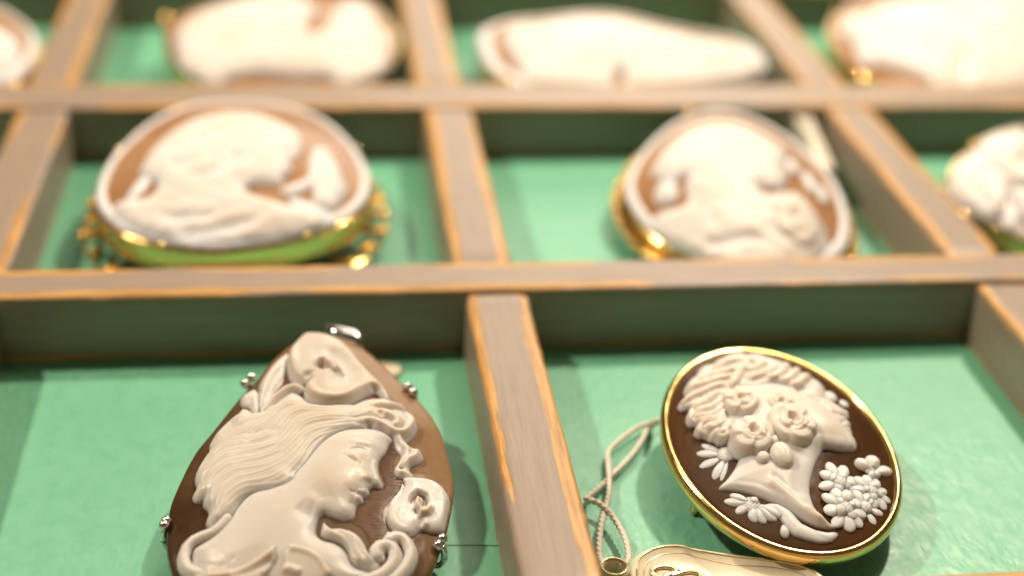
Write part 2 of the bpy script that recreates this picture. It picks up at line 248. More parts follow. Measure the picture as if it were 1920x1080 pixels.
  'noseb':[[9.66,-2.55],[9.42,-4.66],[9.66,-6.15],[9.95,-7.73]],
  'mouthpit':[[5.85,-9.87],[5.77,-10.44]],
  'lipu':[[6.63,-9.96],[7.35,-9.89],[8.08,-9.47]],
  'lipl':[[6.24,-11.05],[6.74,-11.05],[7.17,-10.93]],
  'lipg':[[5.91,-10.29],[6.91,-10.19],[7.92,-9.88]],
  'chin':[[5.05,-13.33]],
  'chinfold':[[5.17,-11.71],[5.87,-11.88],[6.44,-11.6]],
  'smile':[[5.52,-9.01],[5.22,-9.83],[5.4,-10.86],[5.17,-11.71]],
  'jaw':[[0.96,-10.58],[-0.34,-12.44],[1.4,-13.05],[3.15,-13.67],[4.65,-14.32],[5.67,-13.67]],
  'neckg':[[-2.23,-12.44],[-0.73,-13.47],[0.51,-13.89]],
  'lily_r':[[13.45,-5.45],[14.78,-5.06],[16.42,-4.88],[17.89,-5.04],[19.16,-5.78],[20.05,-7.02],[20.35,-8.42],[20.08,-10.66],[19.54,-13.34],[18.99,-14.31],[17.97,-15.08],[16.84,-15.27],[15.91,-15.03],[15.25,-15.42],[14.4,-16.42],[13.6,-16.88],[12.36,-16.68],[11.32,-15.89],[10.68,-14.6],[10.59,-13.2],[11.22,-11.46],[12.43,-9.56],[13.23,-7.91],[13.58,-6.59]],
  'lr_hook':[[15.7,-9.52],[15.28,-10.54],[15.35,-11.78],[15.82,-12.62],[16.56,-12.29],[17.15,-11.17],[17.29,-10.56]],
  'lr_g':[[14.64,-11.25],[14.55,-10.22],[15.01,-9.2],[15.7,-8.54],[16.41,-8.77],[16.56,-9.62],[16.04,-10.74],[16.25,-11.18]],
  'lr_g2':[[14.7,-11.67],[15.14,-12.33],[15.76,-12.59]],
  'lr_seam':[[15.73,-12.95],[15.58,-14.32],[15.75,-14.76]],
  'lr_seam2':[[16.12,-13.63],[16.3,-14.28],[16.06,-14.74]],
  'lr_rim':[[14.64,-4.81],[16.29,-4.63],[17.76,-4.83],[18.9,-6.0],[19.66,-7.34],[19.93,-8.56],[19.69,-10.66],[19.14,-13.26],[18.19,-14.34],[16.89,-14.65]],
  'lr_rim2':[[14.96,-15.03],[13.95,-16.18],[12.55,-16.05],[11.58,-15.28],[11.0,-14.27],[10.99,-12.91],[11.62,-11.43],[12.73,-9.85]],
  'scroll1':[[9.03,-20.73],[8.91,-19.95],[9.47,-19.18],[10.41,-18.76],[11.24,-19.04],[11.58,-19.9],[11.49,-21.12],[10.93,-22.3],[9.89,-23.44],[8.36,-24.32],[6.54,-24.99]],
  'scroll2':[[10.83,-17.89],[11.72,-17.16],[12.73,-17.16],[13.46,-17.97],[13.89,-19.3],[13.69,-20.6],[13.08,-22.0],[12.17,-23.21],[11.21,-24.34],[10.12,-25.22]],
  'scroll3':[[-12.15,-12.85],[-12.86,-14.02],[-14.07,-14.96],[-15.56,-15.2],[-16.73,-15.55],[-17.56,-16.41],[-17.86,-17.71],[-17.7,-19.3],[-16.89,-20.62],[-15.5,-21.52],[-13.28,-22.25],[-11.21,-22.38]],
  'sc3_g':[[-13.35,-14.44],[-14.55,-15.64],[-15.78,-16.05]],
  'lock':[[1.63,-14.97],[2.11,-15.93],[2.72,-16.64],[3.84,-16.76],[5.08,-16.89],[6.32,-17.44],[7.27,-18.69],[7.72,-20.13],[8.43,-20.99],[9.38,-21.94],[8.59,-23.08],[7.12,-23.23],[5.91,-22.62],[5.14,-21.5],[4.93,-20.38],[4.28,-19.33],[3.06,-18.59],[1.83,-18.11],[1.1,-17.27],[1.33,-16.21]],
  'lk1':[[1.68,-15.33],[1.97,-16.79],[3.07,-17.75],[4.42,-18.69],[5.13,-19.93],[5.45,-21.45],[6.52,-22.55]],
  'lk2':[[2.35,-16.24],[3.83,-17.25],[5.18,-17.83],[6.39,-18.95],[7.09,-20.46],[8.14,-22.13]],
  'lk3':[[1.6,-16.89],[2.57,-18.03],[3.8,-18.5]],
  'lk4':[[4.2,-17.43],[5.53,-18.89],[6.1,-20.42],[6.68,-21.69],[7.75,-22.59]],
  'drape1':[[-16.31,-21.51],[-14.7,-22.19],[-12.75,-22.5],[-10.57,-22.42],[-8.41,-21.83],[-6.85,-20.8],[-5.64,-19.69],[-4.55,-19.17],[-4.79,-19.0],[-4.67,-19.72],[-4.88,-20.54],[-4.68,-21.93],[-5.37,-23.18],[-6.21,-24.17],[-6.92,-25.54],[-11.71,-25.24],[-15.38,-23.48]],
  'dr1':[[-15.14,-22.59],[-12.22,-23.2],[-9.57,-22.85],[-7.42,-21.99],[-5.86,-20.82],[-4.77,-19.83],[-3.92,-19.78]],
  'dr2':[[-5.01,-20.36],[-4.88,-21.75],[-4.88,-22.69],[-5.71,-23.64],[-6.91,-24.26]],
  'dr1g':[[-11.75,-23.39],[-9.34,-23.29],[-6.94,-22.54],[-5.38,-21.38]],
  'drape2':[[-4.69,-21.15],[-4.25,-19.95],[-3.33,-19.34],[-2.11,-19.61],[-0.89,-20.04],[0.33,-20.69],[1.53,-21.69],[2.3,-23.05],[3.06,-24.61],[0.98,-25.98],[-5.01,-25.55],[-4.42,-23.05]],
  'dp2':[[-3.44,-19.84],[-2.1,-20.14],[-0.88,-20.5],[0.33,-21.21],[1.41,-22.27],[2.12,-23.6],[2.81,-25.03]],
  'dp3':[[-5.26,-24.01],[-4.06,-23.46],[-2.85,-23.68],[-1.65,-24.41]],
  'hatch':[[12.37,3.87],[13.09,0.36],[12.19,-2.51],[12.68,-4.54],[13.5,-5.61],[12.62,-8.36],[10.89,-10.97],[10.27,-12.02],[10.18,-13.81],[10.86,-15.91],[9.37,-18.07],[8.56,-19.24],[7.96,-18.76],[7.42,-16.96],[6.53,-15.87],[5.02,-14.98],[3.11,-15.34],[2.13,-14.04],[1.89,-13.53],[3.15,-13.62],[4.9,-14.3],[6.2,-13.02],[6.27,-12.46],[6.58,-11.48],[8.56,-8.16],[10.48,-7.33],[9.98,-3.93],[10.29,-1.73],[11.45,0.7]],
  'sign':[[-15.79,-19.99],[-15.49,-19.93],[-15.11,-20.37],[-14.52,-21.27],[-14.36,-20.62],[-13.96,-21.54],[-13.93,-20.87],[-13.6,-21.56],[-13.56,-21.02],[-13.16,-21.78],[-13.13,-21.13],[-12.74,-21.8],[-12.58,-21.23],[-12.38,-21.87],[-12.15,-21.45],[-11.77,-21.78]],
  'signdot':[[-10.92,-20.9]],
  'prongUL':[[-9.66,21.29],[-10.62,19.7],[-8.71,20.21]],
  'prongUR':[[15.59,17.79],[16.39,16.41],[17.37,13.06]],
  'prongL':[[-20.82,-10.45],[-21.06,-11.3],[-20.7,-12.16]],
  'prongR':[[18.56,-16.16],[17.81,-17.44],[17.27,-20.42]],
  'bailpx':[[3.22,33.42],[4.55,32.97],[6.54,32.18],[8.68,30.96]],
 },
 'oval':{
  'ell':[0.344,2.516,24.173,18.593,-87.897],
  'bust':[[-5.18,13.84],[1.04,14.67],[6.7,13.08],[9.69,12.5],[10.91,10.63],[11.89,9.53],[12.78,8.54],[13.15,7.81],[12.95,6.97],[12.32,6.13],[12.3,5.69],[12.6,5.33],[12.48,4.62],[12.11,4.04],[12.21,3.56],[12.15,2.81],[11.85,2.19],[12.1,1.51],[12.03,0.39],[11.69,-0.52],[11.17,-1.15],[9.91,-1.56],[8.24,-1.7],[6.81,-1.46],[5.8,-1.58],[5.49,-1.95],[4.15,-3.81],[2.58,-6.57],[1.63,-8.75],[1.13,-10.64],[1.21,-13.21],[2.38,-15.58],[3.63,-16.73],[1.08,-16.63],[-1.29,-15.23],[-4.05,-12.65],[-6.9,-10.43],[-9.28,-9.05],[-12.23,-8.01],[-10.74,-6.52],[-9.13,-4.62],[-7.96,-2.52],[-7.7,-0.66],[-8.47,1.96],[-8.99,5.73],[-8.3,10.1]],
  'face_c':[[5.94,3.61]],
  'cheek':[[7.34,1.62]],
  'fore':[[8.43,8.41]],
  'chin':[[10.76,-0.65]],
  'brow':[[8.8,7.72],[9.64,6.56],[10.59,6.4],[11.86,7.05]],
  'socket':[[9.44,6.18],[10.49,6.0],[11.76,6.62]],
  'nostril':[[9.79,3.93],[10.26,3.82],[12.34,6.21]],
  'eyeb':[[9.78,5.53],[10.94,5.9]],
  'lipg':[[10.44,2.88],[11.57,3.71],[12.58,4.83]],
  'jaw':[[3.14,-1.02],[5.31,-0.92],[7.61,-1.03],[9.97,-1.1]],
  'nb':[[12.9,8.6],[12.59,6.99]],
  'bandg':[[3.02,15.39],[5.02,13.87],[5.7,10.88],[7.17,9.23],[8.78,7.83]],
  'bandr':[[2.42,17.21],[4.64,15.44],[6.96,14.02],[7.68,10.74],[10.39,11.69]],
  'shr':[[-5.59,-7.64],[-3.99,-9.84],[-2.34,-11.86],[-0.7,-13.85],[0.89,-15.49],[3.07,-15.74]],
  'shg':[[-4.58,-7.29],[-3.08,-9.95],[-1.4,-12.39],[0.2,-14.05]],
  'she':[[-11.79,-8.01],[-9.4,-8.66],[-7.1,-9.63],[-4.83,-11.36],[-2.37,-13.67],[0.12,-15.75],[2.42,-16.48]],
  'throat':[[2.04,-2.32],[1.02,-5.05],[0.69,-7.49],[-0.18,-9.56],[-0.6,-12.34]],
  'hair':[[-3.7,23.3],[-1.91,24.05],[-0.31,23.85],[-0.05,23.45],[1.44,23.78],[2.61,23.48],[3.55,22.42],[4.71,21.65],[5.88,20.9],[6.28,19.5],[6.98,19.04],[7.82,18.16],[8.3,17.04],[9.03,16.69],[9.99,16.15],[10.76,15.08],[11.03,13.79],[10.07,11.35],[7.79,10.75],[6.01,11.62],[4.33,12.36],[2.54,13.62],[-1.13,12.15],[-4.02,12.4],[-6.68,10.59],[-7.91,5.59],[-7.02,4.57],[-7.83,1.8],[-8.37,0.7],[-10.13,0.26],[-11.14,0.69],[-9.31,0.22],[-10.46,0.56],[-11.13,1.15],[-11.61,1.44],[-12.08,2.1],[-12.52,2.36],[-13.31,2.68],[-13.71,3.64],[-13.39,4.57],[-12.89,5.18],[-13.91,5.57],[-14.28,6.85],[-13.8,8.38],[-13.12,9.5],[-14.29,9.6],[-14.76,10.55],[-14.39,11.44],[-13.08,12.52],[-12.97,14.31],[-12.24,15.92],[-10.94,17.63],[-9.8,18.54],[-9.21,19.9],[-7.9,20.88],[-6.7,20.88],[-5.93,21.8]],
  'hr0':[[-0.51,19.91],[-3.11,20.32],[-5.18,19.6],[-7.15,18.14]],
  'hr1':[[-0.16,17.36],[-2.4,17.98],[-5.19,17.54],[-7.81,16.57],[-10.16,15.47]],
  'hr2':[[-4.41,15.51],[-6.37,15.55],[-8.5,14.84],[-10.42,14.38],[-11.85,14.18],[-12.74,13.31]],
  'hr3':[[-6.24,13.5],[-8.08,13.38],[-9.81,12.65],[-11.24,11.98],[-12.57,11.55],[-14.3,10.76]],
  'hr4':[[-7.35,11.61],[-8.94,10.93],[-10.43,10.03],[-11.89,9.09],[-13.08,9.47],[-13.51,8.95],[-14.06,6.71],[-13.66,5.76],[-13.13,6.09]],
  'hr5':[[-7.3,10.31],[-9.14,8.49],[-10.56,7.82],[-11.87,7.58],[-12.88,6.93]],
  'hr6':[[-7.3,9.22],[-9.47,6.57],[-11.07,6.15],[-12.26,6.36],[-13.1,6.38]],
  'hr7':[[-7.43,7.65],[-9.54,5.22],[-11.04,5.19],[-12.19,5.35],[-12.8,5.1],[-13.21,4.52],[-13.17,3.23],[-12.45,2.81],[-12.2,3.12]],
  'hr8':[[-7.74,6.4],[-9.82,4.04],[-11.16,3.6],[-12.2,3.12]],
  'hr9':[[-7.56,5.03],[-9.23,2.28],[-10.51,2.06],[-11.02,1.69],[-10.58,1.15],[-9.75,0.68],[-8.91,1.24],[-8.28,2.27]],
  'hr10':[[-6.67,6.6],[-7.27,5.17],[-8.43,2.38]],
  'hr11':[[-1.45,19.14],[-2.71,17.49],[-5.74,12.79]],
  'hr12':[[0.35,20.65],[-1.29,19.67],[-1.54,18.66],[-3.64,18.35]],
  'hr13':[[2.11,19.63],[0.28,18.08],[-1.59,16.69]],
  'hr14':[[4.07,19.24],[2.04,17.1],[-0.42,15.64],[-2.7,14.62]],
  'hr15':[[6.31,20.03],[2.99,15.7],[0.72,14.92]],
  'hr16':[[7.88,18.73],[4.56,14.6],[2.66,14.42]],
  'hr17':[[9.07,17.2],[5.82,13.35],[4.26,13.39]],
  'beads':[[6.73,16.92],[7.62,15.36],[8.78,14.61],[9.71,13.63],[5.9,17.8],[5.01,18.97]],
  'tf1':[[11.3,11.92]],
  'tf2':[[13.26,10.63]],
  'rose1':[[-5.38,8.34]],
  'rose2':[[-5.54,0.09]],
  'rose3':[[1.36,2.22]],
  'bud':[[-2.05,-4.24]],
  'berry1':[[-4.95,-4.43]],
  'berry2':[[-2.85,-1.36]],
  'petalup':[[1.15,7.74]],
  'r1rim':[[-7.96,7.18],[-3.4,6.52]],
  'r2rim':[[-8.29,0.52],[-2.74,-0.22]],
  'r3rim':[[-1.92,2.34],[4.45,2.29]],
  'd1c':[[-9.72,-1.41]],
  'd1':[[-14.16,0.03],[-11.31,-1.13],[-14.46,-3.17],[-11.25,-2.5],[-12.63,-6.12],[-10.92,-3.72],[-12.95,1.72],[-10.7,-0.59],[-11.72,-6.88],[-9.49,-3.86]],
  'd2':[[-12.04,-10.15],[-8.5,-11.2],[-10.81,-12.66],[-8.24,-11.69],[-8.21,-14.86],[-7.5,-11.99],[-6.83,-15.24],[-6.75,-12.63],[-4.99,-14.95],[-6.24,-12.34],[-10.9,-9.28],[-8.53,-10.65],[-7.9,-10.47],[-6.26,-11.8],[-3.63,-14.57],[-5.7,-12.59]],
  'stem':[[-5.93,-12.39],[-4.58,-12.99],[-3.53,-14.23],[-3.0,-15.74],[-2.36,-16.81],[-1.05,-17.56],[0.42,-18.29],[2.16,-18.58]],
  'stem2':[[-3.21,-17.24],[-2.06,-16.83],[-1.82,-17.68]],
  'bud2':[[-4.35,-15.79],[-4.36,-18.05]],
  'leafb':[[-2.86,-15.49],[-1.44,-17.01],[0.15,-17.89],[1.87,-18.24],[3.28,-17.75]],
  'mums':[[6.48,-8.33],[11.44,-9.66],[5.86,-13.47],[9.3,-12.79]],
  'mumr':[[2.73,-8.47],[14.61,-9.14],[2.1,-13.54],[12.55,-12.39]],
  'fl':[[10.42,-3.47],[12.42,-5.39],[13.96,-1.96],[13.1,-4.53],[16.56,-4.05],[13.4,-5.46],[13.97,-6.2],[12.8,-5.45],[11.8,-7.29],[12.61,-5.72]],
  'knob':[[6.35,-11.92],[4.78,-14.13],[6.11,-8.79],[11.03,-10.48]],
  'scratch':[[-14.32,2.35],[-13.53,3.21],[-15.97,5.65],[-15.36,5.64],[-14.94,-2.97],[-14.86,-4.93],[-7.94,-15.36],[-6.62,-16.06],[-6.26,-15.76],[-5.15,-16.07]],
 },
 'midl':{
  'polar':[0.28,5.993,26.86,27.21,27.69,28.31,29.05,29.85,30.56,31.1,31.57,32.03,32.34,32.42,32.36,32.3,32.3,32.33,32.35,32.28,31.99,31.58,31.26,31.09,30.99,30.89,30.79,30.72,30.69,30.64,30.53,30.3,29.92,29.39,28.8,28.24,27.72,27.23,26.8,26.48,26.28,26.2,26.23,26.37,26.65,27.05,27.59,28.21,28.86,29.48,30.1,30.74,31.32,31.72,31.94,32.08,32.21,32.37,32.53,32.66,32.57,32.08,31.26,30.34,29.47,28.67,27.95,27.35,26.88,26.56,26.39,26.36,26.44,26.61],
  'bust':[[-18.41,-2.31],[-17.67,4.84],[-15.99,9.86],[-12.18,16.35],[-7.34,20.54],[-1.5,21.65],[4.43,20.96],[10.05,16.34],[13.0,13.18],[13.92,7.96],[12.69,2.47],[11.13,0.15],[11.84,-3.29],[10.13,-6.01],[9.81,-8.31],[6.92,-9.24],[4.21,-9.36],[2.74,-11.39],[5.63,-12.97],[11.02,-14.5],[16.07,-15.65],[18.74,-17.75],[15.34,-21.29],[2.86,-25.11],[-6.88,-24.94],[-16.23,-21.35],[-22.0,-15.54],[-22.76,-11.09],[-19.72,-10.77],[-15.62,-11.14],[-14.57,-7.0]],
  'bustg':[[-11.64,-20.33],[-6.94,-22.7],[-0.43,-22.21],[6.08,-19.68]],
  'bustg2':[[-14.48,-17.11],[-9.06,-19.41],[-1.83,-19.18]],
  'hairg':[[-12.67,-3.98],[-9.3,-2.98],[-6.63,-1.55]],
  'hairg2':[[-9.73,-7.11],[-4.97,-7.21],[-1.0,-4.56],[1.57,0.57]],
  'hairg3':[[-8.51,6.28],[-4.26,6.08],[-1.61,9.94]],
  'eyeg':[[10.58,4.89],[11.67,1.38]],
  'cape':[[-20.77,-10.87],[-18.92,-4.7],[-16.99,-2.99],[-15.8,-4.76],[-17.18,-8.97],[-19.05,-11.02]],
  'wing':[[15.71,5.39],[17.7,8.79],[19.83,6.16],[21.36,1.39],[21.8,-2.69],[22.79,-5.44],[22.0,-9.34],[19.48,-14.3],[17.11,-13.97],[15.76,-12.83],[15.97,-9.18],[14.78,-7.29]],
  'wing2':[[9.3,-10.12],[12.71,-7.35],[16.18,-3.42],[16.86,-5.66],[14.07,-9.77],[11.35,-11.85]],
  'wing3':[[11.01,-11.91],[16.1,-12.87],[20.15,-14.7],[21.58,-12.27],[18.75,-16.95],[12.7,-15.51]],
 },
 'midr':{
  'polar':[-1.297,-0.19,23.38,23.82,24.2,24.57,24.99,25.52,26.08,26.6,27.13,27.68,28.23,28.85,29.54,30.33,31.18,31.91,32.29,32.34,32.25,32.17,32.11,32.0,31.82,31.57,31.21,30.6,29.73,28.74,27.77,26.88,26.11,25.46,24.95,24.53,24.21,23.98,23.85,23.81,23.82,23.86,23.94,24.13,24.49,25.01,25.68,26.5,27.46,28.53,29.6,30.62,31.53,32.2,32.43,31.97,30.88,29.64,28.43,27.21,26.02,24.95,24.05,23.33,22.78,22.37,22.08,21.88,21.78,21.78,21.89,22.13,22.48,22.92],
  'bust':[[-19.21,0.26],[-16.03,7.24],[-11.7,14.02],[-5.55,18.67],[0.69,19.91],[6.18,17.64],[10.24,12.9],[12.47,7.4],[12.4,3.43],[9.7,0.82],[10.32,-2.24],[8.19,-7.14],[6.37,-9.8],[2.52,-9.43],[1.71,-11.3],[5.42,-12.05],[9.81,-13.27],[12.1,-15.66],[13.74,-21.74],[11.61,-27.17],[3.34,-32.74],[-7.13,-34.57],[-15.96,-29.99],[-20.51,-23.21],[-21.93,-16.65],[-21.94,-14.78],[-19.97,-12.81],[-15.33,-12.73],[-13.72,-11.26],[-13.56,-7.06],[-12.26,-4.01],[-14.69,-4.27],[-15.41,-9.64],[-17.72,-11.31],[-19.77,-9.83],[-19.82,-6.46],[-18.3,-3.72],[-17.24,-1.75]],
  'curlh':[[-16.21,-3.26],[-17.26,-6.92]],
  'curl':[[-19.54,-8.3],[-19.26,-4.99],[-17.21,-3.05],[-15.36,-3.96],[-15.48,-7.99],[-17.37,-10.94]],
  'rosec':[[6.87,-19.69]],
  'roser':[[2.05,-20.92],[11.87,-19.73]],
  'fl1':[[14.74,-1.78],[14.79,-6.67]],
  'fl2':[[16.62,-5.78],[16.73,-9.19]],
  'fl3':[[12.59,2.58],[12.06,-0.43]],
  'bustg':[[-14.46,-25.33],[-9.92,-25.3],[-3.21,-24.88],[-0.01,-25.73]],
 },
 'flowerr':{
  'polar':[6.374,6.56,18.97,20.02,20.88,21.44,21.84,22.2,22.56,22.8,22.77,22.64,22.74,23.26,24.06,24.87,25.36,25.35,24.89,24.17,23.27,22.22,21.15,20.16,19.29,18.56,17.95,17.44,17.02,16.69,16.46,16.31,16.28,16.33,16.47,16.72,17.08,17.53,18.1,18.78,19.59,20.52,21.56,22.73,23.99,25.22,26.28,27.09,27.7,28.04,27.88,27.18,26.11,24.82,23.43,22.09,20.85,19.72,18.65,17.67,16.84,16.2,15.79,15.59,15.56,15.62,15.7,15.81,15.95,16.14,16.43,16.82,17.33,18.03],
  'petalA':[[-14.65,-0.65],[-13.89,3.04],[-10.45,4.58],[-5.59,5.79],[-2.51,4.54],[-2.73,-1.53],[-4.86,-6.69],[-7.67,-9.93],[-11.2,-11.38],[-12.08,-9.8],[-13.97,-6.06]],
  'petalB':[[-12.84,4.91],[-9.4,10.58],[-6.38,14.35],[-2.82,16.35],[-2.13,12.44],[-1.81,7.51],[-5.07,5.42],[-9.06,4.24]],
  'petalC':[[-2.13,16.58],[1.31,22.19],[4.72,23.61],[8.19,24.28],[11.73,23.54],[9.51,14.8],[3.77,10.55],[-1.39,7.14],[-2.0,12.1]],
  'petalD':[[-2.38,3.69],[-1.03,7.71],[2.18,10.21],[5.91,10.15],[7.7,6.98],[6.63,1.55],[2.81,-3.19],[-0.57,-2.61],[-2.44,-0.4]],
  'petalE':[[-2.52,-1.7],[-0.05,-3.11],[3.37,-3.62],[4.15,-7.94],[1.17,-12.6],[-2.72,-11.99],[-3.47,-7.62]],
  'petalF':[[-6.99,-9.97],[-4.94,-7.32],[-3.36,-7.77],[-3.91,-10.95],[-6.7,-16.88],[-7.56,-15.34]],
  'cg':[[0.25,4.19],[2.87,6.06],[4.75,5.31],[4.34,2.09]],
  'pAg':[[-9.92,0.04],[-9.55,-6.46],[-8.43,-8.34]],
  'pBg':[[-12.4,3.24],[-8.17,4.47],[-4.12,5.76]],
  'petalG':[[10.35,16.54],[16.4,22.05],[20.26,18.61],[22.01,12.07],[17.9,4.32],[11.87,2.46],[8.35,4.95],[7.79,9.56]],
  'petalH':[[7.18,0.75],[13.3,1.87],[17.11,-1.27],[12.69,-9.82],[6.3,-14.16],[3.23,-10.67]],
 },
 'far0':{
  'polar':[-5.12,8.462,15.99,15.88,15.88,15.97,16.15,16.43,16.81,17.33,18.02,18.92,20.08,21.45,22.8,23.86,24.45,24.62,24.57,24.48,24.44,24.5,24.68,24.98,25.41,25.82,25.82,24.83,23.05,21.51,20.43,19.51,18.7,17.97,17.34,16.81,16.37,16.0,15.69,15.43,15.23,15.1,15.02,15.0,15.05,15.16,15.36,15.64,16.01,16.49,17.08,17.81,18.76,19.91,21.04,22.01,22.91,23.83,24.62,25.01,24.82,24.18,23.37,22.53,21.72,20.92,20.13,19.35,18.61,17.93,17.36,16.87,16.47,16.19],
  'bust':[[-12.04,-8.63],[-12.58,5.6],[-8.02,10.28],[-1.51,9.63],[3.08,7.02],[6.17,4.18],[7.87,-0.61],[7.46,-9.04],[3.06,-14.1],[-4.96,-14.87]],
 },
 'far1':{
  'polar':[0.372,-0.726,29.33,29.05,28.96,29.08,29.3,29.54,29.85,30.26,30.7,31.12,31.53,32.01,32.43,32.61,32.49,32.2,31.94,31.81,31.81,31.9,32.07,32.31,32.66,33.1,33.52,33.72,33.53,33.06,32.53,31.99,31.47,31.04,30.69,30.35,30.06,29.92,29.93,30.03,30.19,30.37,30.6,30.91,31.41,32.14,32.98,33.58,33.63,33.18,32.6,32.2,32.01,31.96,31.94,31.87,31.76,31.6,31.32,30.81,30.05,29.24,28.67,28.54,28.83,29.3,29.7,29.99,30.27,30.59,30.85,30.77,30.33,29.78],
  'bust':[[-26.44,-1.53],[-24.05,5.25],[-17.8,10.31],[-9.74,14.57],[0.22,16.52],[7.75,11.29],[9.37,4.44],[6.91,-1.15],[7.69,-8.16],[11.71,-4.71],[13.9,5.91],[16.98,14.51],[22.12,16.49],[25.65,9.11],[24.55,2.8],[28.44,-2.43],[28.01,-11.32],[25.39,-24.75],[21.88,-34.81],[12.14,-27.09],[4.49,-26.99],[-5.04,-25.79],[-12.97,-27.83],[-17.15,-34.69],[-22.11,-26.47],[-25.3,-12.62]],
  'g1':[[2.19,-15.23],[5.31,-13.7],[8.47,-11.19]],
  'g2':[[22.82,-9.87],[23.8,-15.62],[22.77,-21.65]],
  'g3':[[-10.51,-7.4],[-5.33,-9.14],[-3.51,-1.52]],
 },
 'far2':{
  'polar':[0.29,4.152,37.71,37.74,37.96,38.18,38.14,37.94,37.62,36.9,35.59,33.92,32.19,30.59,29.17,27.94,26.93,26.13,25.54,25.15,24.95,24.93,25.1,25.43,25.95,26.63,27.49,28.51,29.7,31.05,32.54,34.08,35.46,36.58,37.53,38.14,38.14,37.83,37.43,36.65,35.07,32.63,29.88,27.49,25.7,24.39,23.45,22.81,22.44,22.34,22.45,22.74,23.15,23.63,24.14,24.62,25.03,25.35,25.62,25.89,26.18,26.48,26.87,27.46,28.45,30.09,32.27,34.34,36.01,37.48,38.52,38.65,38.24,37.88],
  'bust':[[-31.14,11.02],[-27.01,14.98],[-20.32,13.52],[-10.65,15.99],[-2.91,14.92],[3.52,11.75],[11.6,5.68],[20.36,2.75],[29.96,2.79],[34.97,-0.19],[35.37,-7.61],[32.08,-19.68],[16.64,-33.29],[-4.23,-35.02],[-4.11,-25.54],[-3.1,-14.41],[-4.87,-14.44],[-6.64,-20.3],[-10.31,-31.24],[-25.49,-31.16],[-28.63,-16.38],[-29.96,-5.55],[-31.15,3.11]],
  'g1':[[-8.16,-1.44],[-5.33,-0.67],[-4.14,-4.28]],
  'g2':[[16.86,-12.71],[23.65,-13.05],[29.1,-9.61]],
 },
 'far3':{
  'polar':[0.809,5.67,34.91,35.74,36.73,37.89,39.18,40.43,41.38,41.95,42.22,42.16,41.65,40.8,39.8,38.8,37.9,37.15,36.53,35.98,35.47,34.99,34.52,33.93,33.21,32.49,31.84,31.3,30.89,30.62,30.49,30.48,30.57,30.77,31.07,31.51,32.09,32.83,33.74,34.8,36.04,37.44,39.0,40.65,42.34,43.93,45.18,45.61,44.91,43.34,41.49,39.66,37.9,36.22,34.76,33.61,32.69,31.91,31.26,30.72,30.3,30.02,29.89,29.9,30.02,30.2,30.45,30.78,31.18,31.6,32.06,32.63,33.35,34.13],
  'bust':[[-31.66,4.84],[-27.52,12.36],[-22.67,11.1],[-16.96,15.6],[-5.1,19.69],[15.23,23.03],[33.82,26.86],[43.42,18.64],[39.98,4.45],[28.78,-12.85],[14.17,-25.27],[-2.85,-31.18],[-16.3,-29.01],[-16.98,-25.77],[-22.24,-20.92],[-28.6,-16.16],[-31.2,-17.39],[-32.11,-11.18],[-30.22,-3.26]],
  'arch':[[-14.69,-27.78],[-11.75,-21.29],[-6.25,-13.66],[-2.2,-12.21],[-0.62,-16.03],[-1.08,-22.27],[-1.91,-27.99]],
  'ag':[[-4.51,-17.32],[-6.89,-24.27],[-8.76,-29.05]],
  'g2':[[-15.57,-4.46],[-12.14,-3.83],[-9.23,-4.75]],
  'g3':[[-5.9,5.21],[-5.21,-0.21],[-0.55,-3.85],[3.66,-12.63],[9.53,-13.22]],
 },
}
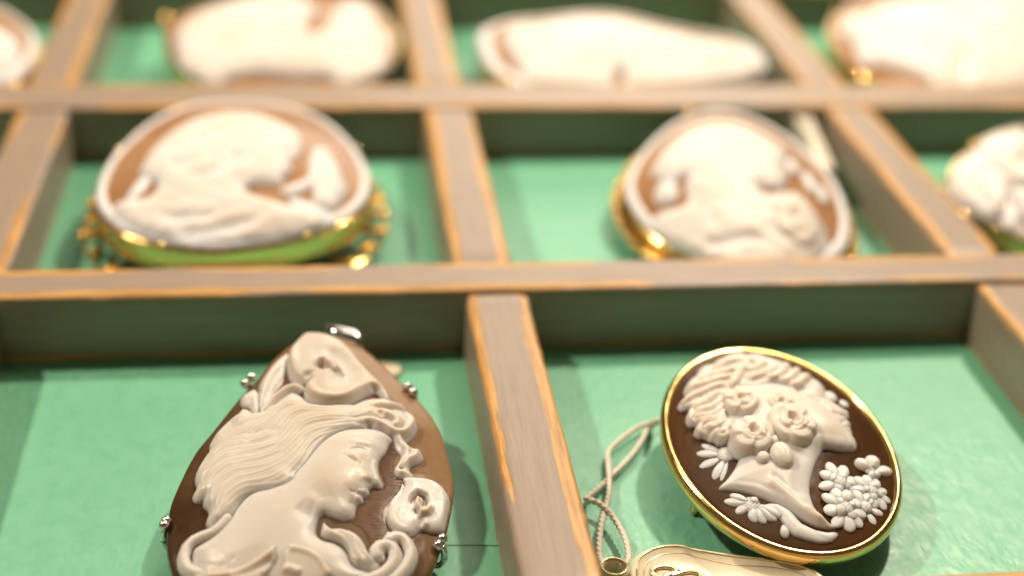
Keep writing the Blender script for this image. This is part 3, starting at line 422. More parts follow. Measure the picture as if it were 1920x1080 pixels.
LAID={
  'stringA':[[29.36,-31.71,-7.79],[29.2,-27.69,-11.19],[27.11,-28.51,-11.19],[24.81,-30.47,-11.19],[22.12,-33.27,-11.19],[20.48,-35.63,-11.19],[19.84,-39.08,-11.19],[19.34,-42.45,-11.19],[18.46,-46.52,-11.19],[17.5,-49.67,-11.19],[16.13,-53.47,-10.59],[15.09,-57.19,-10.59],[14.45,-60.1,-10.59],[14.18,-62.24,-10.59],[13.98,-64.96,-9.79]],
  'stringB':[[29.38,-31.85,-7.79],[29.52,-27.69,-11.69],[27.95,-29.93,-11.69],[26.23,-33.03,-11.69],[24.28,-36.04,-11.69],[22.17,-38.75,-11.69],[20.34,-40.78,-11.69],[18.51,-42.98,-11.69],[16.59,-45.13,-11.69],[14.9,-46.86,-11.69],[15.06,-48.96,-10.39],[16.16,-49.82,-10.39],[17.31,-51.67,-10.39],[18.11,-54.62,-10.39],[18.62,-57.67,-10.39],[18.64,-60.62,-10.39],[18.34,-62.77,-10.39],[17.43,-64.78,-9.99],[16.4,-65.24,-9.99]],
  'tag':[[18.09,-66.02,-8.79],[18.67,-64.45,-8.79],[19.65,-63.38,-8.79],[20.92,-62.48,-8.79],[22.47,-61.83,-8.79],[24.17,-61.56,-8.79],[26.3,-61.81,-8.79],[27.28,-62.45,-8.79],[31.05,-63.56,-8.79],[35.54,-64.95,-8.79],[39.28,-66.05,-8.79],[42.2,-67.09,-8.79],[44.25,-68.3,-8.79],[45.7,-70.05,-8.79],[46.09,-72.51,-8.79],[43.47,-75.71,-8.79],[38.23,-77.54,-8.79],[30.56,-77.54,-8.79],[23.33,-75.93,-8.79],[18.92,-73.42,-8.79],[17.45,-70.51,-8.79],[17.59,-67.88,-8.79]],
  'tagin':[[18.62,-67.33,-8.79],[19.15,-65.77,-8.79],[20.26,-64.56,-8.79],[21.73,-63.76,-8.79],[23.51,-63.55,-8.79],[25.32,-63.68,-8.79],[26.94,-63.89,-8.79],[30.69,-64.99,-8.79],[35.15,-66.37,-8.79],[38.8,-67.69,-8.79],[41.63,-68.94,-8.79],[43.13,-70.57,-8.79],[43.37,-72.32,-8.79],[40.75,-74.4,-8.79],[36.5,-75.55,-8.79],[31.07,-75.61,-8.79],[24.49,-74.26,-8.79],[20.34,-72.18,-8.79],[18.48,-70.01,-8.79],[18.37,-68.28,-8.79]],
  'eyelet':[[15.57,-66.09,-8.79],[13.37,-65.94,-8.79],[15.9,-64.34,-8.79],[17.67,-66.23,-8.79]],
  'emblem1':[[22.04,-68.74,-7.79],[21.17,-67.9,-7.79],[20.92,-67.08,-7.79],[21.72,-66.34,-7.79],[22.82,-66.17,-7.79],[23.84,-66.4,-7.79],[24.54,-67.09,-7.79],[24.75,-67.58,-7.79]],
  'emblem2':[[24.75,-67.58,-7.79],[23.73,-67.83,-7.79],[22.53,-68.46,-7.79],[22.04,-68.74,-7.79],[22.63,-68.94,-7.79],[24.44,-69.38,-7.79],[26.33,-69.43,-7.79],[27.61,-69.44,-7.79],[28.07,-68.84,-7.79],[27.74,-68.03,-7.79],[26.78,-67.56,-7.79],[25.71,-67.57,-7.79],[24.69,-67.82,-7.79],[23.61,-68.38,-7.79]],
  'emblem3':[[22.46,-68.77,-7.79],[21.25,-69.47,-7.79],[20.57,-70.17,-7.79],[20.92,-71.0,-7.79],[22.12,-71.24,-7.79],[23.08,-70.69,-7.79],[22.81,-69.58,-7.79],[22.46,-68.77,-7.79],[23.88,-69.5,-7.79],[25.02,-70.51,-7.79],[25.15,-71.76,-7.79],[24.35,-72.47,-7.79],[23.39,-72.09,-7.79],[23.08,-70.69,-7.79]],
  'tassel':[[92.37,97.93,-6.79],[91.12,89.42,-6.79],[90.09,79.67,-6.79],[88.62,68.88,-6.79],[86.78,57.27,-6.79]],
  'tip':[[-14.45,-7.01,-11.79]],
  'crack':[[-8.0,-55.47,-12.79],[-3.6,-55.76,-12.79],[0.39,-56.15,-12.79]],
  'specks':[[-60.95,-30.55,-12.79],[-59.6,-30.78,-12.79],[19.96,-25.8,-12.79],[79.82,-7.31,-12.79],[82.16,-25.99,-12.79],[88.05,-32.51,-12.79],[-42.72,-13.46,-12.79],[-48.96,-37.36,-12.79],[-70.74,-52.13,-12.79]],
  'cellnear':[[-70.22,-7.84,-12.79],[-18.09,-38.55,-12.79],[41.13,-10.0,-12.79],[79.48,-51.59,-12.79]],
}


# ------------------------------------------------------------------ helpers
def link_mesh(name, verts, faces, mat, parent=None, matrix=None, smooth=True, attrs=None):
    me = bpy.data.meshes.new(name); verts = np.asarray(verts, dtype=np.float32)
    if isinstance(faces, np.ndarray):
        n = len(faces); k = faces.shape[1]
        me.vertices.add(len(verts)); me.vertices.foreach_set('co', verts.ravel())
        me.loops.add(n * k); me.loops.foreach_set('vertex_index', faces.astype(np.int32).ravel())
        me.polygons.add(n); me.polygons.foreach_set('loop_start', np.arange(0, n * k, k, dtype=np.int32)); me.polygons.foreach_set('loop_total', np.full(n, k, dtype=np.int32))
        me.update(calc_edges=True)
    else:
        me.from_pydata(verts.tolist(), [], faces)
    for an, av in (attrs or {}).items():
        a = me.attributes.new(an, 'FLOAT', 'POINT'); a.data.foreach_set('value', np.asarray(av, dtype=np.float32))
    if smooth: me.polygons.foreach_set('use_smooth', np.ones(len(me.polygons), dtype=bool))
    me.materials.append(mat); me.validate()
    return link_obj(name, me, parent, matrix)
def link_obj(name, me, parent=None, matrix=None):
    o = bpy.data.objects.new(name, me); col.objects.link(o)
    if parent is not None: o.parent = parent
    if matrix is not None: o.matrix_basis = matrix
    return o
def thing(name, loc, label, cat, group=None):
    o = bpy.data.objects.new(name, None); col.objects.link(o); o.location = loc; o.empty_display_size = 0.01
    o['label'] = label; o['category'] = cat
    if group: o['group'] = group
    return o
def smooth_path(P, closed=False, step=0.35):
    P = np.asarray(P, float)
    if len(P) < 3 and not closed:
        n = max(2, int(np.hypot(*(P[-1] - P[0])[:2]) / step)); t = np.linspace(0, 1, n)[:, None]; return P[0] * (1 - t) + P[-1] * t
    if closed: Q = np.vstack([P[-1], P, P[0], P[1]])
    else: Q = np.vstack([2 * P[0] - P[1], P, 2 * P[-1] - P[-2]])
    out = []
    for i in range(1, len(Q) - 2):
        p0, p1, p2, p3 = Q[i - 1:i + 3]; n = max(1, int(np.linalg.norm(p2 - p1) / step))
        for t in np.arange(n) / n:
            out.append(0.5 * ((2 * p1) + (-p0 + p2) * t + (2 * p0 - 5 * p1 + 4 * p2 - p3) * t * t + (-p0 + 3 * p1 - 3 * p2 + p3) * t ** 3))
    if not closed: out.append(P[-1])
    return np.array(out)
def tube_mesh(P, R, seg=10, lobes=0, lobe_amp=0.0, pitch=1.0, cap=True, flat=1.0):
    """swept tube along 3-d points P (m), radius R scalar or per point; lobes twist round it like the strands of a cord"""
    P = np.asarray(P, float); n = len(P); R = np.broadcast_to(np.asarray(R, float), (n,))
    T = np.gradient(P, axis=0); T /= np.linalg.norm(T, axis=1)[:, None] + 1e-12
    s = np.r_[0, np.cumsum(np.linalg.norm(np.diff(P, axis=0), axis=1))]
    up = np.array([0, 0, 1.0]); X = np.cross(T, up); X /= np.linalg.norm(X, axis=1)[:, None] + 1e-9; Y = np.cross(X, T)
    th = np.arange(seg) * 2 * math.pi / seg; V = []
    for i in range(n):
        r = R[i] * (1 + lobe_amp * np.cos(lobes * (th - 2 * math.pi * s[i] / pitch))) if lobes else np.full(seg, R[i])
        V.append(P[i] + (np.cos(th) * r)[:, None] * X[i] + (np.sin(th) * r * flat)[:, None] * Y[i])
    V = np.vstack(V); F = [(i * seg + j, i * seg + (j + 1) % seg, (i + 1) * seg + (j + 1) % seg, (i + 1) * seg + j) for i in range(n - 1) for j in range(seg)]
    if cap:
        V = np.vstack([V, P[:1], P[-1:]]); a, b = n * seg, n * seg + 1
        F += [(a, (j + 1) % seg, j) for j in range(seg)] + [(b, (n - 1) * seg + j, (n - 1) * seg + (j + 1) % seg) for j in range(seg)]
    return V, F
def lathe_ring(outline, prof, closed=True):
    """outline: n x 2 (m) with outward normals; prof: list of (offset outward, z). returns verts, faces"""
    O = np.asarray(outline); Tn = np.roll(O, -1, 0) - np.roll(O, 1, 0); Nn = np.c_[Tn[:, 1], -Tn[:, 0]]; Nn /= np.linalg.norm(Nn, axis=1)[:, None]
    c = O.mean(0)
    if ((O - c) * Nn).sum() < 0: Nn = -Nn
    n = len(O); k = len(prof)
    V = np.vstack([np.c_[O + Nn * a, np.full(n, z)] for a, z in prof])
    F = [(j * n + i, j * n + (i + 1) % n, ((j + 1) % k) * n + (i + 1) % n, ((j + 1) % k) * n + i) for j in range(k if closed else k - 1) for i in range(n)]
    return V, F
def ellipse(e, grow=0.0, n=180):
    cx, cy, a, b, an = e; t = np.linspace(0, 2 * math.pi, n, endpoint=False); ca, sa = math.cos(math.radians(an)), math.sin(math.radians(an))
    x, y = (a + grow) * np.cos(t), (b + grow) * np.sin(t)
    return np.c_[cx + x * ca - y * sa, cy + x * sa + y * ca]
class Polar:
    """a rounded free outline: centre and 72 radii (mm)"""
    def __init__(s, d): s.c = np.array(d[:2]); s.r = np.array(d[2:]); s.t = np.linspace(-math.pi, math.pi, len(s.r) + 1)
    def rad(s, th): return np.interp(th, s.t, np.r_[s.r, s.r[0]])
    def path(s, grow=0.0, n=180): th = np.linspace(-math.pi, math.pi, n, endpoint=False); R = s.rad(th) + grow; return np.c_[s.c[0] + R * np.cos(th), s.c[1] + R * np.sin(th)]
    def at(s, deg, grow=0.0): th = math.radians((deg + 180) % 360 - 180); R = float(s.rad(th)) + grow; return s.c[0] + R * math.cos(th), s.c[1] + R * math.sin(th)
def sphere_mesh(name, mat, seg=16, rings=10, half=False):
    V = []; F = []
    for i in range(rings + 1):
        ph = math.pi * i / rings
        for j in range(seg):
            th = 2 * math.pi * j / seg; V.append((math.sin(ph) * math.cos(th), math.sin(ph) * math.sin(th), math.cos(ph)))
    for i in range(rings):
        for j in range(seg): F.append((i * seg + j, (i + 1) * seg + j, (i + 1) * seg + (j + 1) % seg, i * seg + (j + 1) % seg))
    me = bpy.data.meshes.new(name); me.from_pydata(V, [], F); me.polygons.foreach_set('use_smooth', [True] * len(F)); me.materials.append(mat); me.validate(); return me
BEAD = {k: sphere_mesh('bead', M[k], 14, 9) for k in ('gold', 'silver', 'deep_gold')}
def petal_mesh(name, mat):
    """unit petal along +x (0..1): half ellipsoid, blunt tip, a crease down the middle"""
    V = []; F = []; nx, ny = 14, 10
    for i in range(nx + 1):
        t = i / nx; w = 0.5 * (math.sin(math.pi * min(1, 0.12 + 0.88 * t) ** 1.5)) ** 0.55 if 0 < t < 1 else 0.02
        w = max(w, 0.16 * (1 - t))
        for j in range(ny + 1):
            q = -1 + 2 * j / ny
            z = (1 - q * q) ** 0.6 * (0.35 + 0.65 * math.sin(math.pi * min(t * 0.9 + 0.08, 1))) * (1 if t < 1 else 0)
            z -= 0.16 * math.exp(-(q / 0.22) ** 2) * math.sin(math.pi * t)
            V.append((t, q * w, z - (0.3 if abs(q) == 1 else 0)))
    for i in range(nx):
        for j in range(ny): F.append((i * (ny + 1) + j, (i + 1) * (ny + 1) + j, (i + 1) * (ny + 1) + j + 1, i * (ny + 1) + j + 1))
    me = bpy.data.meshes.new(name); me.from_pydata(V, [], F); a = me.attributes.new('thick', 'FLOAT', 'POINT'); a.data.foreach_set('value', [0.3 + 0.6 * max(0, v[2]) for v in V])
    me.polygons.foreach_set('use_smooth', [True] * len(F)); me.materials.append(mat); me.validate(); return me
PETAL = petal_mesh('petal', M['white'])

class Relief:
    """a height field over a piece's plane (mm); every carved part is cut from it as a mesh of its own"""
    def __init__(s, x0, x1, y0, y1, res):
        s.x = np.arange(x0, x1 + res, res); s.y = np.arange(y0, y1 + res, res); s.res = res
        s.X, s.Y = np.meshgrid(s.x, s.y); s.base = np.zeros_like(s.X)
    def win(s, P, m):
        a = np.searchsorted(s.x, P[:, 0].min() - m); b = np.searchsorted(s.x, P[:, 0].max() + m); c = np.searchsorted(s.y, P[:, 1].min() - m); d = np.searchsorted(s.y, P[:, 1].max() + m)
        return slice(max(c, 0), max(d, 1)), slice(max(a, 0), max(b, 1))
    def sdf(s, P, m=1.2):
        P = np.asarray(P); out = np.full(s.X.shape, -9.0); w = s.win(P, m); X, Y = s.X[w], s.Y[w]
        D = np.full(X.shape, 1e9); ins = np.zeros(X.shape, bool); Q = np.roll(P, -1, 0)
        for (ax, ay), (bx, by) in zip(P, Q):
            dx, dy = bx - ax, by - ay; L = dx * dx + dy * dy
            if L < 1e-9: continue
            t = np.clip(((X - ax) * dx + (Y - ay) * dy) / L, 0, 1); D = np.minimum(D, (X - ax - t * dx) ** 2 + (Y - ay - t * dy) ** 2)
            if dy: ins ^= ((ay > Y) != (by > Y)) & (X < dx * (Y - ay) / dy + ax)
        D = np.sqrt(D); out[w] = np.where(ins, D, -D); return out
    def line(s, P, r):
        """nearest distance / r, signed side, and position 0..1 along an open path; 9 where far away"""
        P = smooth_path(P, False, max(0.5, r * 0.5)); q = np.full(s.X.shape, 9.0); sd = np.zeros(s.X.shape); tt = np.zeros(s.X.shape); w = s.win(P, r * 1.05); X, Y = s.X[w], s.Y[w]
        D = np.full(X.shape, 1e9); S = np.zeros(X.shape); T = np.zeros(X.shape); n = len(P) - 1
        for i in range(n):
            (ax, ay), (bx, by) = P[i], P[i + 1]; dx, dy = bx - ax, by - ay; L = dx * dx + dy * dy
            if L < 1e-9: continue
            t = np.clip(((X - ax) * dx + (Y - ay) * dy) / L, 0, 1); d = (X - ax - t * dx) ** 2 + (Y - ay - t * dy) ** 2; k = d < D
            D = np.where(k, d, D); S = np.where(k, np.sign(dx * (Y - ay) - dy * (X - ax)), S); T = np.where(k, (i + t) / n, T)
        q[w] = np.sqrt(D) / r; sd[w] = S; tt[w] = T; return q, sd, tt
    def blur(s, A, n):
        for _ in range(n):
            A = (A + np.roll(A, 1, 0) + np.roll(A, -1, 0)) / 3; A = (A + np.roll(A, 1, 1) + np.roll(A, -1, 1)) / 3
        return A
    def layer(s, P, top, R, closed_smooth=True, p=0.5):
        d = s.sdf(smooth_path(P, True, 0.4) if closed_smooth else np.asarray(P)); u = np.clip(d / R, 0, 1)
        H = np.where(d > 0, top * (1 - (1 - u) ** 2) ** p, d * 1.2); w = d > 0.15; Hb = s.blur(np.maximum(H, -0.6), 1); return np.where(w, Hb, H), d
    def ridge(s, H, P, r, amp, taper=0.0, flat=2.0, d=None):
        q, sd, t = s.line(P, r); k = q < 1; a = amp * (1 - np.clip(q, 0, 1) ** 2) ** flat
        if taper: w = np.clip(np.minimum(t, 1 - t) / taper, 0, 1); a = a * w * w * (3 - 2 * w)
        if d is not None: a = a * np.clip(d / 0.4, 0, 1)
        return H + np.where(k, a, 0)
    def dot(s, H, c, rx, amp, ry=None, ang=0.0):
        ry = ry or rx; ca, sa = math.cos(ang), math.sin(ang); x, y = s.X - c[0], s.Y - c[1]
        return H + amp * np.exp(-((x * ca + y * sa) / rx) ** 2 - ((-x * sa + y * ca) / ry) ** 2)
    def strands(s, paths, r, amp, stri=0.05, n=3):
        A = np.zeros(s.X.shape)
        for i, P in enumerate(paths):
            rr = r * (0.85 + 0.3 * ((i * 37) % 10) / 10); q, sd, t = s.line(P, rr); k = q < 1; qs = q * sd
            w = np.clip(np.minimum(t, 1 - t) / 0.12, 0, 1) ** 0.5
            a = (amp * (1 - np.clip(q, 0, 1) ** 2) ** 0.8 + stri * np.cos(qs * math.pi * n + i)) * w
            A = np.maximum(A, np.where(k, a, 0))
        return A
    def part(s, name, H, mat, parent, matrix, cut=-0.35):
        K = H > cut; C = K[:-1, :-1] & K[1:, :-1] & K[:-1, 1:] & K[1:, 1:]
        used = np.zeros(H.shape, bool); used[:-1, :-1] |= C; used[1:, :-1] |= C; used[:-1, 1:] |= C; used[1:, 1:] |= C
        idx = -np.ones(H.shape, int); idx[used] = np.arange(used.sum()); Z = s.base + H
        V = np.c_[s.X[used], s.Y[used], Z[used]] * MM
        F = np.stack([idx[:-1, :-1][C], idx[:-1, 1:][C], idx[1:, 1:][C], idx[1:, :-1][C]], 1)
        return link_mesh(name, V, F, mat, parent, matrix, attrs={'thick': H[used]})
    def at(s, x, y):
        i = int(np.clip(round((y - s.y[0]) / s.res), 0, len(s.y) - 1)); j = int(np.clip(round((x - s.x[0]) / s.res), 0, len(s.x) - 1)); return float(s.base[i, j])
def frame_of(key):
    """world base point on the lining and the piece's plane relative to it"""
    o, e = FRAMES[key]; base = Vector((o[0], o[1], FZ))
    return base, Matrix.Translation((0, 0, o[2] - FZ)) @ Euler(e, 'XYZ').to_matrix().to_4x4()
def dome_plate(name, outline, zfun, mat, parent, matrix, thick=2.0, rings=40, inset=0.6):
    """solid plate: domed top over any star-shaped outline (mm), rounded edge, flat back"""
    O = np.asarray(outline); c = O.mean(0); n = len(O); V = []; T = [(j / rings) for j in range(1, rings + 1)]
    V.append((*c, zfun(*c)))
    for t in T:
        for q in c + (O - c) * t: V.append((*q, zfun(*q)))
    for dz, ins in ((-0.25, -0.18), (-0.8, -0.25), (-thick * 0.7, 0.0), (-thick, inset)):
        for q in O: d = (q - c) / np.linalg.norm(q - c); V.append((*(q - d * ins), dz))
    V.append((*c, -thick)); V = np.array(V) * MM; L = rings + 4
    F = [(0, 1 + i, 1 + (i + 1) % n) for i in range(n)]
    for j in range(L - 1): a = 1 + j * n; b = a + n; F += [(a + i, b + i, b + (i + 1) % n, a + (i + 1) % n) for i in range(n)]
    a = 1 + (L - 1) * n; F += [(len(V) - 1, a + (i + 1) % n, a + i) for i in range(n)]
    return link_mesh(name, V, F, mat, parent, matrix)

# ------------------------------------------------------------------ the tray
tray = thing('display_tray', (0, 0, FZ - 0.006), 'shallow divided display tray with mint lining and worn taupe wooden dividers', 'display tray')
TX0, TX1, TY0, TY1 = -0.205, 0.225, -0.0990, 0.205
lx, ly = (TX1 - TX0), (TY1 - TY0)
V = [(TX0, TY0, 0.006), (TX1, TY0, 0.006), (TX1, TY1, 0.006), (TX0, TY1, 0.006), (TX0, TY0, 0), (TX1, TY0, 0), (TX1, TY1, 0), (TX0, TY1, 0)]
link_mesh('lining_board', V, [(0, 1, 2, 3), (4, 7, 6, 5), (0, 4, 5, 1), (1, 5, 6, 2), (2, 6, 7, 3), (3, 7, 4, 0)], M['lining'], tray, smooth=False)
def divider(p0, p1, width, top, bottom, seed):
    """a wooden bar from p0 to p1 (centre line, m); rounded top edges, a little uneven"""
    p0, p1 = Vector(p0), Vector(p1); L = (p1 - p0).length; n = max(8, int(L / 0.0022)); w = width / 2; r = 0.0009; hh = top - bottom
    r_ = np.random.default_rng(seed); ph = r_.uniform(0, 6.28, (6, 4))
    prof = [(-w, -hh), (-w, -hh * 0.55), (-w, -0.003), (-w, -r), (-w + r * 0.12, -r * 0.5), (-w + r * 0.35, -r * 0.2), (-w + r * 0.9, 0), (-w + 0.0025, 0), (0, 0), (w - 0.0025, 0), (w - r * 0.9, 0), (w - r * 0.35, -r * 0.2), (w - r * 0.12, -r * 0.5), (w, -r), (w, -0.003), (w, -hh * 0.55), (w, -hh)]
    ed = []
    for x, z in prof: ed.append((w - abs(x)) * 1000 if z > -r * 0.25 else z * 1000)
    k = len(prof); V = []; A = []
    for i in range(n + 1):
        s = i / n * L; e = min(s, L - s); endr = 0.0006 * (1 - min(1, e / 0.0012)) ** 2
        for j, (x, z) in enumerate(prof):
            wob = sum(0.00005 * math.sin(s * f + ph[q][0 if x < 0 else 1]) for q, f in enumerate((90, 230, 510, 900, 1500, 2600)))
            V.append((s, x + math.copysign(wob, x) - math.copysign(endr, x), z + (wob * 0.5 - endr if z > -0.002 else 0))); A.append(ed[j])
    F = [(i * k + j, (i + 1) * k + j, (i + 1) * k + j + 1, i * k + j + 1) for i in range(n) for j in range(k - 1)]
    F += [tuple(range(k)), tuple(n * k + j for j in reversed(range(k)))]
    a = math.atan2((p1 - p0).y, (p1 - p0).x)
    o = link_mesh('divider', V, F, M['wood'], tray, Matrix.Translation((p0.x, p0.y, top - (FZ - 0.006))) @ Matrix.Rotation(a, 4, 'Z'), attrs={'edge': A})
    m = o.modifiers.new('edge', 'EDGE_SPLIT'); m.split_angle = math.radians(55); return o
T_ = TRAY; VW = 0.011
def hbar(y0, y1, top, seed): divider((TX0, (y0 + y1) / 2, 0), (TX1, (y0 + y1) / 2, 0), y1 - y0, top, FZ - 0.0005, seed)
hbar(-0.0915, -0.0812, 0.0, 1); hbar(T_['H1f'], T_['H1b'], 0.0, 2); hbar(T_['H2f'], T_['H2b'], 0.0, 3); hbar(T_['H3f'], T_['H3f'] + 0.0115, 0.0, 4)
def vbar(x, y0, y1, top, seed): divider((x + VW / 2, y0 + 0.0002, 0), (x + VW / 2, y1 - 0.0002, 0), VW, top, FZ - 0.0005, seed)
s_ = 10
for xs, y0, y1, top in (((-0.186, -0.0925, 0.0, T_['VCn'], 0.193), -0.0812, 0.0, T_['dz']), ((-0.185, T_['VAm'], T_['VBm'], T_['VCm'], 0.192), T_['H1b'], T_['H2f'], -0.00004), ((-0.186, T_['VAf'], T_['VBf'], T_['VCf'], 0.191), T_['H2b'], T_['H3f'], -0.00004)):
    for x in xs: vbar(x, y0, y1, top, s_); s_ += 1
# ------------------------------------------------------------------ the pear-shaped pendant
S = SHAPES['pendant']; base, FM = frame_of('pendant')
pend = thing('cameo_pendant', base, 'pear-shaped cream and brown cameo pendant with silver prongs, woman with lilies', 'cameo pendant')
out = smooth_path(S['outline'], True, 0.8)
G = Relief(-22.5, 22.8, -32.5, 35, 0.17)
dout = G.sdf(out, 3.0)
G.base = G.blur(4.0 * (1 - (1 - np.clip(dout / 20.0, 0, 1)) ** 2), 6)
G.base = np.where(dout > 0, G.base * np.clip(dout / 0.8 + 0.3, 0, 1), np.minimum(G.base, 0.3))
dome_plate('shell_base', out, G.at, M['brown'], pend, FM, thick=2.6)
clipd = dout * 2.0 + 0.1
def pp(name, H, mat='ivory', cut=-0.35): return G.part(name, np.minimum(H, clipd), M[mat], pend, FM, cut)
# engraved ground beside the profile
H, d = G.layer(S['hatch'], 0.06, 0.6)
st = np.sin((G.Y + 0.22 * G.X + 0.25 * np.sin(G.X * 1.7)) * 2 * math.pi / 0.62) + 0.6 * np.sin((G.Y + 0.3 * G.X + 0.3 * np.sin(G.X * 1.1 + 1)) * 2 * math.pi / 0.37 + 2 * np.sin(G.X * 0.9))
pp('engraved_ground', H + np.where(d > 0, 0.040 * st * (0.55 + 0.45 * np.sin(G.X * 2.3 + 3 * np.sin(G.Y * 0.9)) * np.sin(G.Y * 1.7 + np.sin(G.X * 1.3))) * np.clip(d / 0.5, 0, 1), 0), 'engraved', -0.05)
# figure: head, neck and shoulders
H, d = G.layer(S['bust'], 1.0, 3.0, p=0.6)
H += np.where(d > 0, 0.75 * (1 - (1 - np.clip(d / 10, 0, 1)) ** 2), 0)
f1 = lambda k: S[k][0]
E_ = np.clip(d / 0.5, 0, 1)
B = np.zeros_like(H)
B = G.dot(B, f1('face_c'), 5.2, 0.75, 4.2); B = G.dot(B, f1('cheek'), 3.0, 0.35)
B = G.ridge(B, S['jaw'], 2.2, 0.35, 0.25); B = G.ridge(B, S['neckg'], 2.6, -0.35, 0.3)
B = G.ridge(B, S['socket'], 1.5, -0.15, 0.45); B = G.ridge(B, S['brow'], 1.0, 0.30, 0.35)
B = G.dot(B, f1('eye'), 1.15, 0.36, 0.8); B = G.ridge(B, S['lid'], 0.42, -0.26, 0.4); B = G.ridge(B, S['lid2'], 0.45, -0.34, 0.4)
for k, r, a in (('pit1', 0.4, -0.12), ('pit2', 0.5, -0.22), ('pit3', 0.35, -0.12), ('nostril', 0.5, -0.5), ('mouthpit', 0.5, -0.4), ('lipg', 0.35, -0.32), ('chinfold', 0.7, -0.3), ('smile', 1.0, -0.14)): B = G.ridge(B, S[k], r * 1.25, a, 0.45)
B = G.dot(B, f1('nosew'), 0.75, 0.30); B = G.ridge(B, S['noseb'], 0.8, 0.28, 0.15); B = G.ridge(B, S['lipu'], 0.55, 0.35, 0.2); B = G.ridge(B, S['lipl'], 0.55, 0.35, 0.2); B = G.dot(B, f1('chin'), 0.9, 0.35)
sg = np.array(S['sign']); 
for i in range(len(sg) - 1): B = G.ridge(B, sg[i:i + 2], 0.22, -0.07, 0.0)
B = G.dot(B, f1('signdot'), 0.3, -0.15)
pp('figure_relief', H + B * E_ * 0.8)
# hair
H, d = G.layer(S['hair'], 1.25, 2.4, p=0.6)
H += np.where(d > 0, 0.55 * (1 - (1 - np.clip(d / 7, 0, 1)) ** 2), 0)
A = G.strands([S['hr%d' % i] for i in range(17)], 1.5, 0.45, 0.045, 4)
A = np.maximum(A, G.strands([S['curl1'], S['curl2']], 0.95, 0.85, 0.06, 2)); A = np.maximum(A, G.strands([S['flock1'], S['flock2']], 0.75, 0.5, 0.05, 2))
for k in ('curl_g', 'curl_g2', 'flock_g'): A = G.ridge(A, S[k], 0.85, -0.9, 0.5)
pp('hair_relief', H + (A - 0.2) * np.clip(d / 0.5, 0, 1))
# big lily at the top
H, d = G.layer(S['lily_top'], 1.7, 1.8, p=0.5); H += np.where(d > 0, 0.5, 0) * np.clip(d / 1.0, 0, 1)
B = G.ridge(np.zeros_like(H), S['lt_rim'], 2.0, 0.9, 0.2); B = G.ridge(B, S['lt_rim2'], 1.2, 0.35, 0.25); B = G.ridge(B, S['lt_lip'], 2.0, 0.6, 0.25)
B = G.ridge(B, S['lt_bowl'], 3.4, -1.1, 0.35); B = G.ridge(B, S['lt_spadix'], 1.15, 1.4, 0.2, 1.3); B = G.ridge(B, S['lt_hole'], 0.95, -1.2, 0.5); B = G.ridge(B, S['lt_fold'], 0.9, -0.8, 0.5); B = G.ridge(B, S['lt_hole2'], 0.9, -0.8, 0.5)
pp('lily', H + B * np.clip(d / 0.5, 0, 1))
# leaves
for k, top, mods in (('leaf1', 1.1, (('leaf1_g', 0.5, -0.5), ('leaf1_g2', 0.5, -0.35), ('leaf1_r', 0.8, 0.35))), ('leaf2', 1.3, (('leaf2_r', 0.9, 0.5),)), ('leaf3', 0.9, (('leaf3_r', 0.6, 0.3),))):
    H, d = G.layer(S[k], top, 1.3); B = np.zeros_like(H)
    for q, r, a in mods: B = G.ridge(B, S[q], r, a, 0.15)
    pp('leaf', H + B * np.clip(d / 0.4, 0, 1))
# lily at the right
H, d = G.layer(S['lily_r'], 1.15, 1.8, p=0.5); cl = np.mean(S['lily_r'], 0)
B = G.ridge(np.zeros_like(H), S['lr_rim'], 1.5, 0.3, 0.3); B = G.ridge(B, S['lr_rim2'], 1.5, 0.28, 0.3)
B = G.dot(B, (cl[0] + 0.3, cl[1] + 1), 3.0, -0.2); B = G.ridge(B, S['lr_g'], 0.75, -1.05, 0.25); B = G.ridge(B, S['lr_g2'], 0.6, -0.6, 0.4); B = G.ridge(B, S['lr_hook'], 0.55, 1.0, 0.15, 1.2); B = G.ridge(B, S['lr_seam'], 0.6, -0.32, 0.4); B = G.ridge(B, S['lr_seam2'], 0.6, 0.35, 0.5)
pp('lily', H + B * np.clip(d / 0.5, 0, 1))
# scrolls and the loose lock
def stroke_part(name, P, r, hgt, lift=0.0, groove=0.0):
    q, sd, t = G.line(P, r * 1.6); q = q * 1.6; H = np.where(q < 1, hgt * (1 - np.clip(q, 0, 1) ** 2) ** 0.5 + lift, (1 - q) * r * 1.3)
    if groove: H = H - np.where(q < 1, groove * np.exp(-(q / 0.25) ** 2), 0)
    return pp(name, H)
stroke_part('scroll', S['scroll1'], 1.05, 1.2); stroke_part('scroll', S['scroll2'], 1.0, 1.2); 
H, d = G.layer(S['lock'], 0.7, 1.6); A = G.strands([S['lk%d' % i] for i in (1, 2, 3, 4)], 0.8, 0.75, 0.05, 2)
pp('hair_lock', H + A * np.clip(d / 0.4, 0, 1))
stroke_part('scroll', S['scroll3'], 0.95, 1.2)
H, d = G.layer(S['drape1'], 1.5, 1.4); H += np.where(d > 0, 0.5, 0) * np.clip(d / .5, 0, 1); B = G.ridge(np.zeros_like(H), S['dr1'], 1.2, 0.6, 0.1); B = G.ridge(B, S['dr2'], 0.9, 0.6, 0.1); B = G.ridge(B, S['dr1g'], 1.0, -0.5, 0.2)
pp('drapery_fold', H + B * np.clip(d / 0.4, 0, 1))
H, d = G.layer(S['drape2'], 1.3, 1.4); H += np.where(d > 0, 0.4, 0) * np.clip(d / .5, 0, 1); B = G.ridge(np.zeros_like(H), S['dp2'], 1.1, 0.5, 0.1); B = G.ridge(B, S['dp3'], 1.0, 0.6, 0.1)
pp('drapery_fold', H + B * np.clip(d / 0.4, 0, 1))
